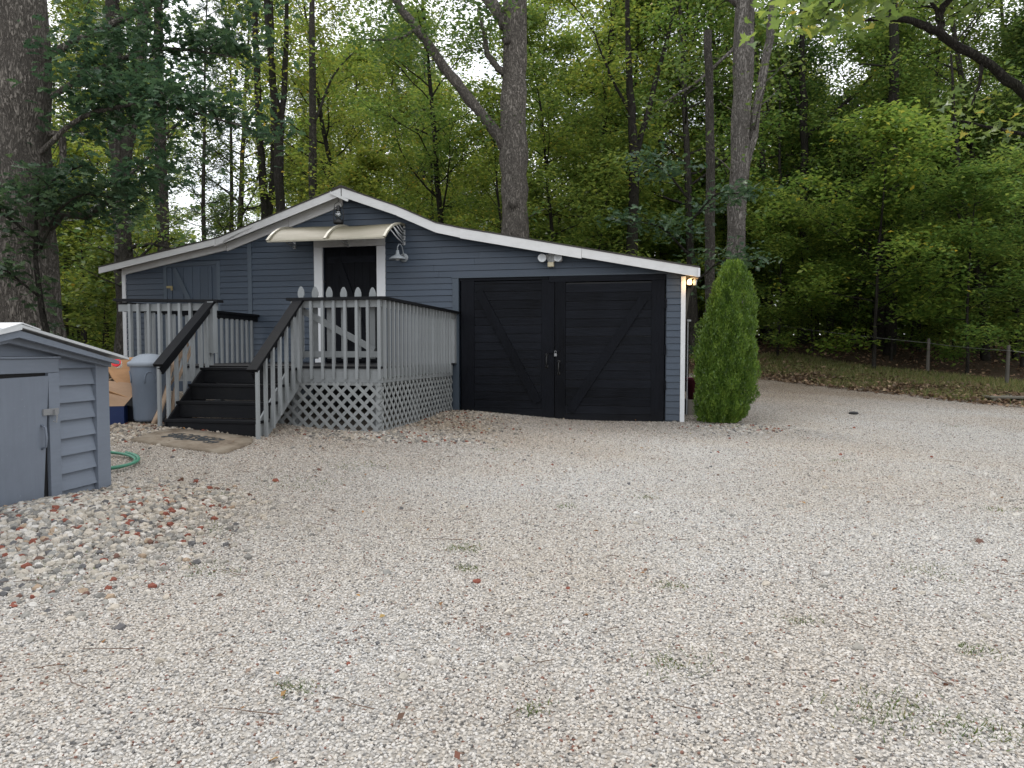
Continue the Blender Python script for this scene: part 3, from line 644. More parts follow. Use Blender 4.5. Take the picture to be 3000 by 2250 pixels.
def hz(t, zt, zl, tl): return zl + (zt - zl) * (t - tl) / (DF - .02 - tl)
for t_, zb in ((-4.69, .45), (-4.52, .60), (-4.36, .75), (-4.19, .87), (-4.02, 1.0), (-3.85, 1.18), (-3.72, 1.28)):
    bal(-2.535, t_, zb, hz(t_, 2.235, 1.345, -4.72) - .03, R(90))
for t_, zb in ((-4.74, .38), (-4.56, .42), (-4.39, .55), (-4.22, .70), (-4.05, .85), (-3.88, 1.0), (-3.72, 1.1)):
    bal(-1.138, t_, zb, hz(t_, 2.225, 1.285, -4.78) - .025, R(90))

# picket gate standing behind the front railing
pg = tag(empty('picket_gate', W(-.7, -3.46, DZ), -TH, ), 'weathered grey picket gate with pointed tops leaning behind the front railing', 'gate')
for k in range(6):
    x = -.536 + k * .2105; zt = 1.10 - k * .007
    poly = [(-.036, .1), (.036, .1), (.036, zt - .19), (.026, zt - .175), (.046, zt - .12), (.044, zt - .075), (.028, zt - .03), (.008, zt), (-.008, zt), (-.028, zt - .03), (-.044, zt - .075), (-.046, zt - .12), (-.026, zt - .175), (-.036, zt - .19)]
    MB().prism([(x + u, v) for u, v in poly], -.011, .011).build('picket', 'grey', pg)
MB().box(-.60, .62, -.045, -.012, .12, .205).build('lower_rail', 'grey_h', pg); MB().box(-.60, .62, -.045, -.012, .80, .885).build('upper_rail', 'grey_h', pg)
MB().beam((-.54, -.028, .785), (.55, -.028, .22), .03, .085, (.3, 0, 1)).build('diagonal_brace', 'grey_h', pg)
MB().box(-.60, -.56, -.011, .03, .0, .9).box(.58, .62, -.011, .03, 0, .9).build('foot_stile', 'grey_h', pg)

# ------------------------------------------------------------------ doormat
mo = empty('doormat', W(-1.69, -5.16, 0), -TH)
tag(mo, 'worn brown doormat with dark scroll print at the foot of the steps', 'doormat')
def mat_z(x, y):
    p = W(-1.69 + x, -5.16 + y); return gz1(p.x, p.y) + .026
mv = [(-.64, -.29), (-.3, -.335), (.1, -.35), (.45, -.37), (.60, -.375), (.625, -.30), (.64, -.05), (.63, .16), (.56, .29), (.44, .385), (.3, .40), (-.1, .40), (-.5, .38), (-.60, .32), (-.65, .1)]
nm = len(mv); vv = [(x, y, mat_z(x, y)) for x, y in mv] + [(x * .5, y * .5, mat_z(x * .5, y * .5)) for x, y in mv] + [(0, 0, mat_z(0, 0))] + [(x, y, mat_z(x, y) - .03) for x, y in mv]
ff = []
for k in range(nm):
    n_ = (k + 1) % nm; ff += [(k, n_, nm + n_, nm + k), (nm + k, nm + n_, 2 * nm), (2 * nm + 1 + k, 2 * nm + 1 + n_, n_, k)]
MB().add(vv, ff).build('pile', 'mat', mo, True)
sc = MB()
def swirl(x, y, r, a0, turns, sg, w=.016):
    pts = []
    for q in np.linspace(0, 1, 14):
        a = a0 + sg * turns * 2 * math.pi * q; rr = r * (1 - .75 * q); pts.append((x + rr * math.cos(a), y + rr * math.sin(a) * .8, .006))
    sc.tube(pts, [w * (.5 + .5 * math.sin(3.1 * (i + .5) / 14)) for i in range(14)], 4)
for i, x in enumerate(np.linspace(-.40, .36, 9)):
    swirl(x, .04 + .05 * math.sin(i * 1.9), .085, i * 1.1, 1.1, 1 if i % 2 else -1)
    swirl(x + .04, -.06 + .04 * math.cos(i * 1.3), .07, i * 2.1, .9, -1 if i % 2 else 1)
sc.tube([(-.45, .09, .006), (-.2, .02, .006), (.05, .08, .006), (.3, .0, .006), (.45, .05, .006)], .016, 4)
sc.tube([(-.45, -.08, .006), (-.2, -.02, .006), (.1, -.1, .006), (.3, -.04, .006), (.46, -.09, .006)], .016, 4)
for x, y in ((-.44, -.10), (.46, .08), (-.15, .13), (.12, .12), (.47, -.06)): sc.lathe([(0, .004), (.035, .004), (.035, .008), (0, .009)], 10, (x, y, 0))
sc.v = [(x * .74 - .06, y * .9 + .03, (z - .006) * .25 + mat_z(x * .74 - .06, y * .9 + .03) + .003) for x, y, z in sc.v]
sc.build('scroll_print', 'mat_print', mo)

# ------------------------------------------------------------------ pump shed (left foreground). local x = along the visible gable face towards the back, y = outwards to the right
SR = math.atan2(.9928, .12)
shed = tag(empty('pump_shed', (-3.67, 6.4, 0), SR), 'small blue grey shed with metal roof and latched plywood door beside the stone pile', 'shed')
# frame: +x = far along face, -y = outward (towards the drive)
z0s = .20
sb = MB().prism([(-2.24, z0s), (0, z0s), (0, 1.42), (-1.12, 1.64), (-2.24, 1.42)], .03, .06)
sb.box(-.03, 0, .06, 1.7, z0s, 1.40).box(-2.24, -2.21, .06, 1.7, z0s, 1.40).box(-2.21, -.03, 1.67, 1.7, z0s, 1.40)
sw = sb.build('wall', 'shed', shed)
def srk(x): return 1.44 + (min(x, -1.9 - x + 0) if False else (.22 * (1 - abs(x + .95) / .95)))
zz = .21
lines = [.21, .357, .499, .649, .791, .942, 1.087, 1.231, 1.373]
for a, b in zip(lines, lines[1:]):
    MB().add([(-.595, -.021, a), (-.162, -.021, a - .0), (-.162, .016, b - .004), (-.595, .016, b - .004), (-.595, .029, a), (-.162, .029, a), (-.162, .029, b - .007), (-.595, .029, b - .007)],
             [(0, 1, 2, 3), (7, 6, 5, 4), (0, 4, 5, 1), (1, 5, 6, 2), (2, 6, 7, 3), (3, 7, 4, 0)]).build('clapboard', 'shed', sw)
MB().add([(-.595, -.030, 1.373), (-.162, -.030, 1.373), (-.162, .014, 1.455), (-.595, .014, 1.51), (-.595, .029, 1.373), (-.162, .029, 1.373), (-.162, .029, 1.455), (-.595, .029, 1.51)],
         [(0, 1, 2, 3), (7, 6, 5, 4), (0, 4, 5, 1), (1, 5, 6, 2), (2, 6, 7, 3), (3, 7, 4, 0)]).build('clapboard', 'shed', sw)
MB().add([(-1.3, -.010, 1.475), (-.597, -.010, 1.475), (-.597, .014, 1.515), (-1.12, .014, 1.60), (-1.3, .014, 1.57), (-1.3, .029, 1.475), (-.597, .029, 1.475), (-.597, .029, 1.515), (-1.12, .029, 1.60), (-1.3, .029, 1.57)],
         [(0, 1, 2, 3, 4), (9, 8, 7, 6, 5), (0, 5, 6, 1), (1, 6, 7, 2), (2, 7, 8, 3), (3, 8, 9, 4), (4, 9, 5, 0)]).build('clapboard', 'shed', sw)
MB().box(-.16, .004, -.034, .029, z0s, 1.435).build('corner_board', 'shed', shed, bevel=.004)
MB().box(-.15, .0, -.046, -.036, 1.40, 1.435).build('corner_cap', 'shed', shed)
MB().box(-.712, -.597, -.040, .029, z0s, 1.34).build('door_jamb', 'shed', shed, bevel=.004)
MB().box(-1.32, -.597, -.040, .028, 1.342, 1.455).build('door_head', 'shed', shed, bevel=.004)
MB().box(-1.32, -.59, -.055, -.002, 1.457, 1.472).build('drip_cap', 'shed', shed)
sdr = MB().prism([(-1.30, .24), (-.815, .25), (-.722, 1.318), (-1.30, 1.308)], -.05, -.018).build('plywood_door', 'shed_door', shed)
MB().box(-1.3, -.715, -.012, -.003, .22, 1.341).build('door_gap_shade', 'painted_shade', shed)  # flat black sheet, painted shade for the gap around the door
MB().box(-.80, -.64, -.064, -.052, 1.005, 1.055).build('hasp', 'steel', sdr)
MB().tube([(-.69, -.06, 1.03), (-.685, -.085, 1.0), (-.69, -.08, .94), (-.705, -.065, .955)], .006, 6).box(-.705, -.69, -.085, -.06, 1.0, 1.045).build('hook', 'steel', sdr)
MB().tube([(-.815, -.052, .93), (-.81, -.085, .91), (-.808, -.09, .83), (-.81, -.085, .76), (-.815, -.052, .74)], .009, 8).build('pull_handle', 'shed_door', sdr, True)
# rake boards and corrugated roof
rsh = MB()
def strip(x0, z0, x1, z1, th, y0, y1): rsh.prism([(x0, z0), (x1, z1), (x1, z1 + th), (x0, z0 + th)], y0, y1)
PK, ZP, EX, ZE = -1.13, 1.685, .055, 1.443
strip(PK, ZP, EX, ZE, .008, -.18, 1.9); strip(-2.45, 1.40, PK, ZP, .008, -.18, 1.9)
for yy in np.arange(-.16, 1.9, .19):
    rsh.tube([(EX, yy, ZE + .014), (PK, yy, ZP + .014)], .016, 6); rsh.tube([(-2.45, yy, 1.414), (PK, yy, ZP + .014)], .016, 6)
sr = rsh.build('metal_roof', 'galv', shed)
MB().prism([(PK - .17, ZP - .02), (PK, ZP + .03), (PK + .17, ZP - .012), (PK + .17, ZP - .002), (PK, ZP + .04), (PK - .17, ZP - .01)], -.195, 1.9).build('ridge_cap', 'galv_bright', sr)
MB().prism([(PK, ZP + .002), (EX + .01, ZE - .004), (EX + .01, ZE + .014), (PK, ZP + .024)], -.192, -.182).build('edge_trim', 'galv_bright', sr)
MB().prism([(-2.45, 1.388), (PK, ZP - .012), (PK, ZP + .026), (-2.45, 1.418)], -.192, -.182).build('edge_trim', 'galv_bright', sr)
for x1 in (-.03, -2.22):
    MB().prism([(PK, 1.575), (x1, 1.375), (x1, 1.425), (PK, 1.64)], -.085, -.02).build('rake_board', 'shed', shed)
    MB().prism([(PK, 1.615), (x1, 1.40), (x1, 1.43), (PK, 1.668)], -.165, -.13).build('rake_board', 'shed', shed)

# ------------------------------------------------------------------ bin, boxes, hose and other small things by the steps
def gp(x, y): return (x, y, gz1(x, y))
tcx, tcy = -4.73, 9.25
tb = tag(empty('trash_can', (tcx, tcy, .62), R(8)), 'grey plastic trash can with domed lid standing left of the steps', 'trash can'); tb.scale = (.90, .90, 1.075)
MB().lathe([(0, 0), (.195, 0), (.205, .02), (.212, .03), (.226, .42), (.232, .425), (.25, .66), (.25, .68)], 40).build('body', 'plastic_grey', tb, True)
MB().lathe([(.262, .655), (.278, .66), (.280, .70), (.262, .715), (.235, .725), (.20, .765), (.12, .80), (.05, .81), (0, .811)], 40).build('lid', 'plastic_lid', tb, True)
rad = lambda z: .213 + (.25 - .213) * z / .66
a_ = R(-68)
for ang in (-68, 22, 112, 202):
    p_ = []
    for q in np.linspace(0, 1, 15):
        w_ = .30; an = R(ang) + w_ * math.cos(math.pi * (1 - q)); z = .46 + .14 * math.sin(math.pi * q) ** .7
        p_.append(((rad(z) + .004) * math.cos(an), (rad(z) + .004) * math.sin(an), z))
    MB().tube(p_, .008, 6).build('handle_arch', 'plastic_grey', tb, True)
# cardboard
bx = tag(empty('cardboard_box', (-5.26, 9.20, .58), R(14)), 'torn open brown cardboard box with a navy printed base behind the shed corner', 'box')
MB().box(-.36, .25, -.2, .2, .0, .24).build('printed_base', 'navy', bx)
MB().box(.0, .012, -.204, -.2005, .0, .24).build('white_stripe', 'lampwhite', bx)
MB().add([(-.38, -.2, .242), (.25, -.2, .242), (.36, -.1, .40), (.34, .05, .52), (-.38, .1, .60)], [(0, 1, 2, 3, 4)]).build('side_panel', 'card2', bx).modifiers.new('thickness', 'SOLIDIFY').thickness = .008
MB().add([(-.42, -.16, .66), (-.26, -.18, .66), (.10, -.22, .44), (.30, -.22, .36), (.02, -.12, .42), (-.30, -.06, .56)], [(0, 1, 2, 3, 4, 5)]).build('flap', 'card', bx).modifiers.new('thickness', 'SOLIDIFY').thickness = .008
fb = tag(empty('flattened_box', (-5.12, 9.40, .60), R(6)), 'upright folded brown cardboard sheet leaning against the trash can', 'cardboard')
MB().add([(-.22, 0, .82), (.40, .05, .78), (.42, -.05, .36), (.30, -.12, .34), (.02, -.16, .42), (-.14, -.08, .58), (-.22, -.03, .70)], [(0, 6, 5, 4, 3, 2, 1)]).build('sheet', 'card', fb).modifiers.new('thickness', 'SOLIDIFY').thickness = .008
MB().add([(-.23, .0, .82), (.1, .1, .84), (.40, .06, .785)], [(0, 1, 2)]).build('fold', 'card', fb).modifiers.new('thickness', 'SOLIDIFY').thickness = .008
tr_ = tag(MB().lathe([(.10, -.07), (.20, -.075), (.235, -.03), (.235, .03), (.20, .075), (.10, .07)], 28, (0, 0, 0), 'x').build('tire', 'rubber', None, True), 'black tire standing between the navy box and the trash can', 'tire')
tr_.location = (-4.98, 9.30, .80); tr_.rotation_euler = (0, 0, R(62))
rc = tag(empty('red_lidded_cup', (-5.02, 9.02, 1.37), 0), 'red and clear plastic cup wedged beside the trash can lid', 'cup'); rc.rotation_euler = (R(65), R(20), 0)
MB().lathe([(0, 0), (.05, 0), (.055, .02), (.048, .026), (0, .028)], 20).build('red_lid', 'red', rc, True); MB().lathe([(.045, -.07), (.06, 0)], 18).build('clear_cup', 'glass', rc, True)
dg = tag(MB().lathe([(0, 0), (.11, 0), (.13, .35), (.14, .36), (.14, .39), (.09, .43), (0, .44)], 20).build('green_container', 'darkgreen', None, True), 'dark green plastic container behind the cardboard at the house corner', 'container')
dg.location = (-5.85, 10.9, .72)
hp = []
for q in np.linspace(0, 1, 60):
    a = R(-150) + 2 * math.pi * 1.6 * q; rr = .42 + .05 * q
    x, y = -4.27 + rr * math.cos(a), 7.12 + rr * .8 * math.sin(a); hp.append((x, y, gz1(x, y) + .035 + .02 * q))
tag(MB().tube(hp, .016, 8).build('garden_hose', 'hose', None, True), 'coiled green garden hose on the gravel behind the blue grey shed', 'hose')
# peeled branches by the steps
for k, (b0, b1, r) in enumerate((((-2.72, -4.62, .55), (-2.62, -3.78, 2.02), .035), ((-2.83, -4.5, .52), (-2.66, -3.86, 1.85), .028), ((-2.66, -4.35, .6), (-2.64, -3.72, 2.05), .030), ((-2.95, -4.35, .56), (-2.66, -3.9, 1.62), .022))):
    p0, p1 = W(b0[0], b0[1], b0[2]), W(b1[0], b1[1], b1[2])
    pts = [p0.lerp(p1, q) + Vector((.03 * math.sin(9 * q + k), .02 * math.cos(7 * q + k), .05 * math.sin(3.1 * q))) for q in np.linspace(0, 1, 10)]
    lab = ['thickest pale peeled branch leaning along the left stair railing', 'bent brown branch leaning behind the left stair railing', 'tall reddish branch propped against the left newel post', 'thin short branch lying lowest behind the left stair railing'][k]
    tag(MB().tube(pts, [r * (1 - .45 * q) * (1 + .15 * math.sin(13 * q)) for q in np.linspace(0, 1, 10)], 8).build('peeled_branch', 'drift', None, True), lab, 'branch', 'branches leaning beside the steps')
# things right of the house
pt = tag(empty('flower_pot', (3.52, 13.55, .62)), 'burgundy plastic flower pot half hidden behind the cone shaped evergreen', 'flower pot')
MB().lathe([(0, 0), (.15, 0), (.20, .34), (.225, .35), (.225, .41), (.20, .41), (.19, .33), (0, .32)], 28).build('body', 'pot', pt, True)
MB().box(-.2, .2, -.2, .2, -.35, -.002).build('plinth_block', 'wood_raw', pt)
tag(MB().tube([(3.28, 13.3, .35), (3.285, 13.3, 2.10), (3.285, 13.3, 2.12)], [.009, .009, .009], 8).box(3.27, 3.34, 13.28, 13.31, 2.09, 2.125).build('standpipe', 'lampwhite', None), 'thin white capped pipe standing just behind the right corner board', 'pipe')
pk = tag(empty('wood_platform', (13.45, 18.15, gz1(13.2, 18.2) - .03), R(-14)), 'low weathered plank platform lying at the gravel edge', 'platform')
for k in range(5): MB().box(-1.2, 1.6, -.45 + k * .19, -.45 + k * .19 + .178, .06, .10).build('plank', 'pallet', pk)
for x in (-1.1, .2, 1.5): MB().box(x - .05, x + .05, -.44, .48, -.06, .059).build('bearer', 'pallet', pk)
rk = MB().lathe([(0, 0), (.13, .01), (.15, .05), (.11, .10), (.03, .12), (0, .12)], 12).build('dark_lump', 'iron', None, True); rk.location = (6.9, 14.3, gz1(6.9, 14.3)); rk.scale = (.7, .45, .5)
tag(rk, 'small dark rock lying alone on the far gravel', 'rock')
# wire fence
wf = tag(empty('wire_fence', (0, 0, 0)), 'grey wooden post and single wire fence along the edge of the woods', 'fence')
FP = [(7.6, 31.0, 1.1), (10.46, 28, 1.08), (13.69, 23.4, 1.06), (14.29, 20.5, 1.12), (15.2, 17.0, 1.1)]
tops = []
for k, (x, y, h) in enumerate(FP):
    z = gz1(x, y); p = MB().tube([(x, y, z - .2), (x + .02, y, z + h * .5), (x + .01 * k, y, z + h)], [.055, .05, .045], 8).build('post', 'fence_wood', wf); tops.append(Vector((x, y - .07, z + h * .86)))
tops[0] = Vector((tops[0].x, tops[0].y, tops[0].z)); 
ww = tops
for a, b in zip(ww, ww[1:]):
    MB().tube([a.lerp(b, q) - Vector((0, 0, .03 * 4 * q * (1 - q))) for q in np.linspace(0, 1, 8)], .007, 5).build('wire', 'wire', wf)


# ------------------------------------------------------------------ trees
def norm(a): return a / (np.linalg.norm(a, axis=-1, keepdims=True) + 1e-9)
RHOMB = (np.array([(0, 0), (.42, .5), (1, 0), (.42, -.5)]), [(0, 1, 2, 3)])
def _lobed(pts): return (np.array(pts), None)
OAKL = [(0, 0), (.12, .06), (.22, .22), (.30, .10), (.42, .32), (.50, .12), (.64, .30), (.70, .10), (.84, .18), (1, 0)]
OAK = np.array(OAKL + [(x, -y) for x, y in OAKL[-2:0:-1]])
MAPL = [(0, 0), (.05, .18), (-.05, .42), (.14, .38), (.22, .62), (.36, .40), (.42, .20), (.62, .30), (.60, .12), (.82, .12), (1, 0)]
MAP = np.array(MAPL + [(x, -y) for x, y in MAPL[-2:0:-1]])
def leaves(P, size, rng, D=None, flat=.55, shape='rhomb', aspect=.62, droop=.15, rnd=None):
    """leaf faces at the points P; returns vertices, faces (quads/fans), face values"""
    n = len(P)
    a = rng.uniform(0, 2 * np.pi, n)
    d = np.c_[np.cos(a), np.sin(a), rng.normal(-droop, .35, n)]
    if D is not None: d = d + D * .8
    d = norm(d)
    up = norm(np.c_[rng.normal(0, flat, n), rng.normal(0, flat, n), np.ones(n)])
    side = norm(np.cross(up, d)); nn = np.cross(d, side)
    L = (size * rng.uniform(.65, 1.35, n))[:, None]
    r = rng.random(n) if rnd is None else np.clip(rnd + rng.normal(0, .12, n), 0, 1)
    if shape == 'rhomb':
        f = rng.uniform(.05, .2, n)[:, None]
        q = [P, P + d * L * .45 + side * L * aspect / 2 + nn * L * f, P + d * L, P + d * L * .45 - side * L * aspect / 2 + nn * L * f]
        V = np.stack(q, 1).reshape(-1, 3); F = np.arange(4 * n).reshape(n, 4)
        return V, F, r
    T = OAK if shape == 'oak' else MAP
    m = len(T)
    bend = (np.abs(T[:, 1]) * .35 - T[:, 0] ** 2 * .12)[None, :, None]
    V = P[:, None] + d[:, None] * L[:, None] * T[None, :, 0:1] + side[:, None] * L[:, None] * T[None, :, 1:2] + nn[:, None] * L[:, None] * bend
    # triangle fan round an added mid point
    c = P[:, None] + d[:, None] * L[:, None] * .4
    V = np.concatenate([c, V], 1)
    k = np.arange(m); f = np.c_[np.zeros(m, int), k + 1, (k + 1) % m + 1]
    F = (np.arange(n)[:, None, None] * (m + 1) + f[None]).reshape(-1, 3)
    return V.reshape(-1, 3), F, np.repeat(r, m)
def crown_mesh(name, P, size, rng, mat, **kw):
    V, F, r = leaves(P, size, rng, **kw)
    return npmesh(name, V, F, mat, {'rnd': ('FACE', r)})

def curve(p, d, L, n, rng, wob=.12, lift=.0):
    pts = [np.array(p, float)]; d = np.array(d, float)
    for i in range(n):
        d = d + rng.normal(0, wob, 3) + np.array([0, 0, lift]); d = d / np.linalg.norm(d)
        pts.append(pts[-1] + d * L / n)
    return np.array(pts)
def along(pts, q):
    q = np.clip(q, 0, 1) * (len(pts) - 1); i = min(int(q), len(pts) - 2); return pts[i] + (pts[i + 1] - pts[i]) * (q - i)
def grow(mb, path, r0, rng, nsub, sub_len, tw, P, spread=.5, leafn=10, lift=.03, flat=1.0, q0=.25, tube=True, n2=3):
    """side twigs along a limb; leaf points go to P"""
    d0 = norm(path[-1] - path[0])
    for k in range(nsub):
        q = q0 + (1 - q0) * (k + rng.random()) / nsub
        p = along(path, q)
        a = rng.uniform(0, 2 * np.pi)
        sd = norm(d0 * .7 + np.array([math.cos(a), math.sin(a), rng.normal(0.1, .35) * flat]))
        L = sub_len * (1.15 - .5 * q) * rng.uniform(.6, 1.3)
        tp = curve(p, sd, L, 4, rng, .18, lift)
        if tube: mb.tube(tp, [r0 * .35, r0 * .28, r0 * .2, r0 * .14, r0 * .06], 3, False)
        for j in range(n2):
            pp = along(tp, .25 + .75 * (j + rng.random()) / n2)
            m = max(3, int(leafn * rng.uniform(.6, 1.4)))
            e = rng.normal(0, 1, (m, 3)) * np.array([tw, tw, tw * .42])
            P.append(pp + e)
def gen_tree(name, H, r, first, nb, blen, seed, leafsize, mat, bark, nsub=5, n2=3, leafn=10, tw=.28, rise=.35, lean=.02, top=.97, shape='rhomb', wide=1.0, flat=1.0, jit=.35, aspect=.62, extra=None, lflat=.55):
    rng = np.random.default_rng(seed); mb = MB(); P = []
    tr = curve((0, 0, -.3), (rng.normal(0, lean), rng.normal(0, lean), 1), H + .3, 14, rng, .035, .03)
    rr = [r * (1.25 if i == 0 else 1.06 if i == 1 else 1) * (1 - .86 * (i / 14) ** 1.1) for i in range(15)]
    mb.tube(tr, rr, 9, False)
    for k in range(nb):
        f = (k + rng.random()) / nb
        h = first + (H * top - first) * f
        q = (h + .3) / (H + .3); p = along(tr, q)
        prof = math.sin(math.pi * (.22 + .74 * f)) ** .8
        L = blen * prof * rng.uniform(.65, 1.25) * wide
        a = k * 2.399 + rng.normal(0, jit)
        d = np.array([math.cos(a), math.sin(a), rise + .5 * f + rng.normal(0, .15)])
        bp = curve(p, norm(d), L, 6, rng, .13, -.01 if flat < 1 else .03)
        br = max(.008, r * (1 - .8 * q) * .42)
        mb.tube(bp, [br * (1 - .85 * i / 6) for i in range(7)], 4, False)
        grow(mb, bp, br, rng, nsub, L * .42, tw, P, leafn=leafn, flat=flat, n2=n2)
    P = np.concatenate(P)
    tm = mb.mesh(name + '_trunk'); tm.materials.append(M[bark]); tm.polygons.foreach_set('use_smooth', [True] * len(tm.polygons))
    cm = crown_mesh(name + '_crown', P, leafsize, rng, mat, shape=shape, aspect=aspect, flat=lflat)
    return tm, cm
def put_tree(protos, x, y, rz, sc, label, group=None, name='tree', cat='tree', zs=1.0, leafmat=None, z=None, trunk_only=False):
    tm, cm = protos
    o = empty(name, (x, y, (gz1(x, y) if z is None else z)), rz); o.scale = (sc, sc, sc * zs)
    inst('trunk', tm, o)
    if not trunk_only:
        c = inst('crown', cm, o)
        if leafmat:
            c.material_slots[0].link = 'OBJECT'; c.material_slots[0].material = M[leafmat]
    return tag(o, label, cat, group)

TALL = [gen_tree('tall%d' % i, 21, .20, 4.6, 30, 4.6, 100 + i, .17, ['leaf_yel', 'leaf_mid', 'leaf_yel', 'leaf_mid'][i], ['bark_dark', 'bark_mid'][i % 2], nsub=9, n2=4, leafn=20, tw=.42) for i in range(4)]
SLIM = [gen_tree('slim%d' % i, 13, .10, 2.2, 26, 2.9, 200 + i, .15, ['leaf_yel', 'leaf_mid', 'leaf_yel'][i], 'bark_dark', nsub=7, n2=4, leafn=17, tw=.34, rise=.45) for i in range(3)]
UNDER = [gen_tree('under%d' % i, 6.8, .055, .9, 22, 2.6, 300 + i, .14, ['leaf_mid', 'leaf_dark', 'leaf_mid'][i], 'bark_dark', nsub=7, n2=4, leafn=15, tw=.28, rise=.18, flat=.35, lflat=.3) for i in range(3)]
SAP = [gen_tree('sap%d' % i, 2.8, .022, .3, 15, 1.1, 400 + i, .11, ['leaf_mid', 'leaf_dark'][i], 'bark_dark', nsub=5, n2=3, leafn=13, tw=.17, rise=.4) for i in range(2)]
def gen_pine(seed):
    rng = np.random.default_rng(seed); mb = MB(); P = []; D = []
    tr = curve((0, 0, -.3), (0, 0, 1), 19.3, 12, rng, .02, .03); mb.tube(tr, [.17 * (1 - .85 * i / 12) for i in range(13)], 8, False)
    for k in range(42):
        f = k / 42; h = 6 + 13 * f; p = along(tr, h / 19.3); a = k * 2.4
        bp = curve(p, norm(np.array([math.cos(a), math.sin(a), .15 + .5 * f])), 2.8 * (1 - .7 * f) * rng.uniform(.6, 1.2), 5, rng, .1, .03)
        mb.tube(bp, [.03 * (1 - .8 * i / 5) for i in range(6)], 4, False)
        for j in range(9):
            q = along(bp, .35 + .65 * rng.random()) + rng.normal(0, .12, 3)
            dd = norm(rng.normal(0, 1, (26, 3)) + np.array([0, 0, .5])); P.append(np.repeat(q[None], 26, 0)); D.append(dd)
    P = np.concatenate(P); D = np.concatenate(D)
    tm = mb.mesh('pine_trunk'); tm.materials.append(M['bark_mid'])
    cm = crown_mesh('pine_crown', P, .24, rng, 'leaf_pine', D=D * 3, aspect=.07)
    return tm, cm
PINE = gen_pine(5)

def inside_house(x, y):
    dx, dy = x - H0[0], y - H0[1]
    s_ = dx * math.cos(TH) - dy * math.sin(TH); t_ = dx * math.sin(TH) + dy * math.cos(TH)
    return -8.2 < s_ < 5.2 and -6 < t_ < 8.0
def atpx(px, Y): return (px - 1500) / 2080 * Y      # world x of a thing standing at depth Y
used = []
def free(x, y, d):
    if any((x - a) ** 2 + (y - b) ** 2 < d * d for a, b in used): return False
    used.append((x, y)); return True

# --- the trees one can tell apart
def big_tree(name, base, limbs, bark, label, leafmat, leafsize, seed, shape='rhomb', nsub=8, sub_len=1.6, tw=.34, leafn=11, n2=4, extra=(), lumps=0, group=None, aspect=.62, seg=14, taper_noise=.04, scale=1.0):
    """limbs: list of (points, radii, twigs?) in metres relative to the base"""
    rng = np.random.default_rng(seed); mb = MB(); P = []
    o = empty(name, (base[0], base[1], gz1(*base))); o.scale = (scale,) * 3
    for pts, rad, tw_ in limbs:
        pts = np.array(pts, float); n = len(pts); m = max(4 * n, 10)
        q = np.linspace(0, n - 1, m)
        pp = np.array([[np.interp(v, range(n), pts[:, c]) for c in range(3)] for v in q]); pr = np.interp(q, range(n), rad)
        for _ in range(2): pp[1:-1] = (pp[:-2] + 2 * pp[1:-1] + pp[2:]) / 4
        pp[1:-1] += rng.normal(0, .25, (m - 2, 3)) * np.minimum(pr[1:-1, None], .08) * .8
        pr = pr * (1 + rng.normal(0, taper_noise, m))
        mb.tube(pp, list(pr), seg if rad[0] > .15 else 7)
        tn_, q_ = tw_ if isinstance(tw_, tuple) else (tw_, .15)
        if tn_: grow(mb, pp, max(.03, rad[-1]), rng, tn_, sub_len, tw, P, leafn=leafn, q0=q_, n2=n2)
    for p, r, d in extra:     # burls and branch collars
        mb.lathe([(r * 1.2, -.05), (r, .04), (r * .75, .08), (r * .5, .06), (0, .05)], 10, p, d)
    tm = mb.mesh(name + '_trunk'); tm.materials.append(M[bark]); tm.polygons.foreach_set('use_smooth', [True] * len(tm.polygons))
    inst('trunk', tm, o)
    if P: inst('crown', crown_mesh(name + '_crown', np.concatenate(P), leafsize, rng, leafmat, shape=shape, aspect=aspect), o)
    used.append(base)
    return tag(o, label, 'tree', group)
# big oak at the left edge
big_tree('oak_tree', (-8.52, 12.5), [
    ([(0, 0, -.3), (0, 0, .5), (.0, 0, 2.2), (-.03, 0, 4.2), (-.02, 0, 6.0), (-.12, .1, 9), (-.1, .3, 14)], [.72, .60, .49, .47, .50, .40, .25], 0),
    ([(.40, -.05, 3.22), (.85, -.15, 3.22), (1.3, -.3, 3.15), (1.75, -.5, 3.35), (2.35, -.7, 3.85), (3.0, -.8, 4.4)], [.10, .07, .05, .042, .03, .015], 16),
    ([(.42, -.05, 3.15), (.70, -.2, 3.18)], [.20, .10], 0),
    ([(.3, .1, 4.7), (.75, 0, 4.6), (.75, -.1, 3.95), (.85, -.2, 3.7)], [.07, .06, .05, .02], 5),
    ([(.25, .2, 6.0), (1.2, .4, 6.6), (2.5, .4, 7.2), (3.8, .3, 7.2)], [.07, .06, .04, .02], 9),
    ([(.3, -.1, 4.2), (1.3, -.4, 4.85), (2.6, -.6, 5.0), (4.1, -.7, 4.55)], [.05, .04, .03, .015], 26),
    ([(.3, .1, 5.2), (1.2, .3, 5.9), (2.3, .4, 6.3), (3.6, .4, 6.1)], [.05, .04, .03, .015], 24),
    ([(-.3, 0, 3.4), (-1.0, -.3, 3.6), (-2, -.5, 4.2)], [.12, .1, .05], 8),
    ([(.2, .2, 7.4), (1.4, .6, 8.2), (3.2, .5, 9.2)], [.07, .05, .03], 9),
    ([(-.2, .2, 8.4), (-1.8, .6, 9.8), (-3.2, .5, 11)], [.18, .12, .05], 14)],
    'bark_oak', 'massive grey oak trunk at the left edge behind the shed roof', 'leaf_oak', .17, 21, shape='oak', nsub=8, sub_len=1.1, tw=.28, leafn=14, extra=[((.45, -.2, 3.15), .12, 'y')], seg=26)
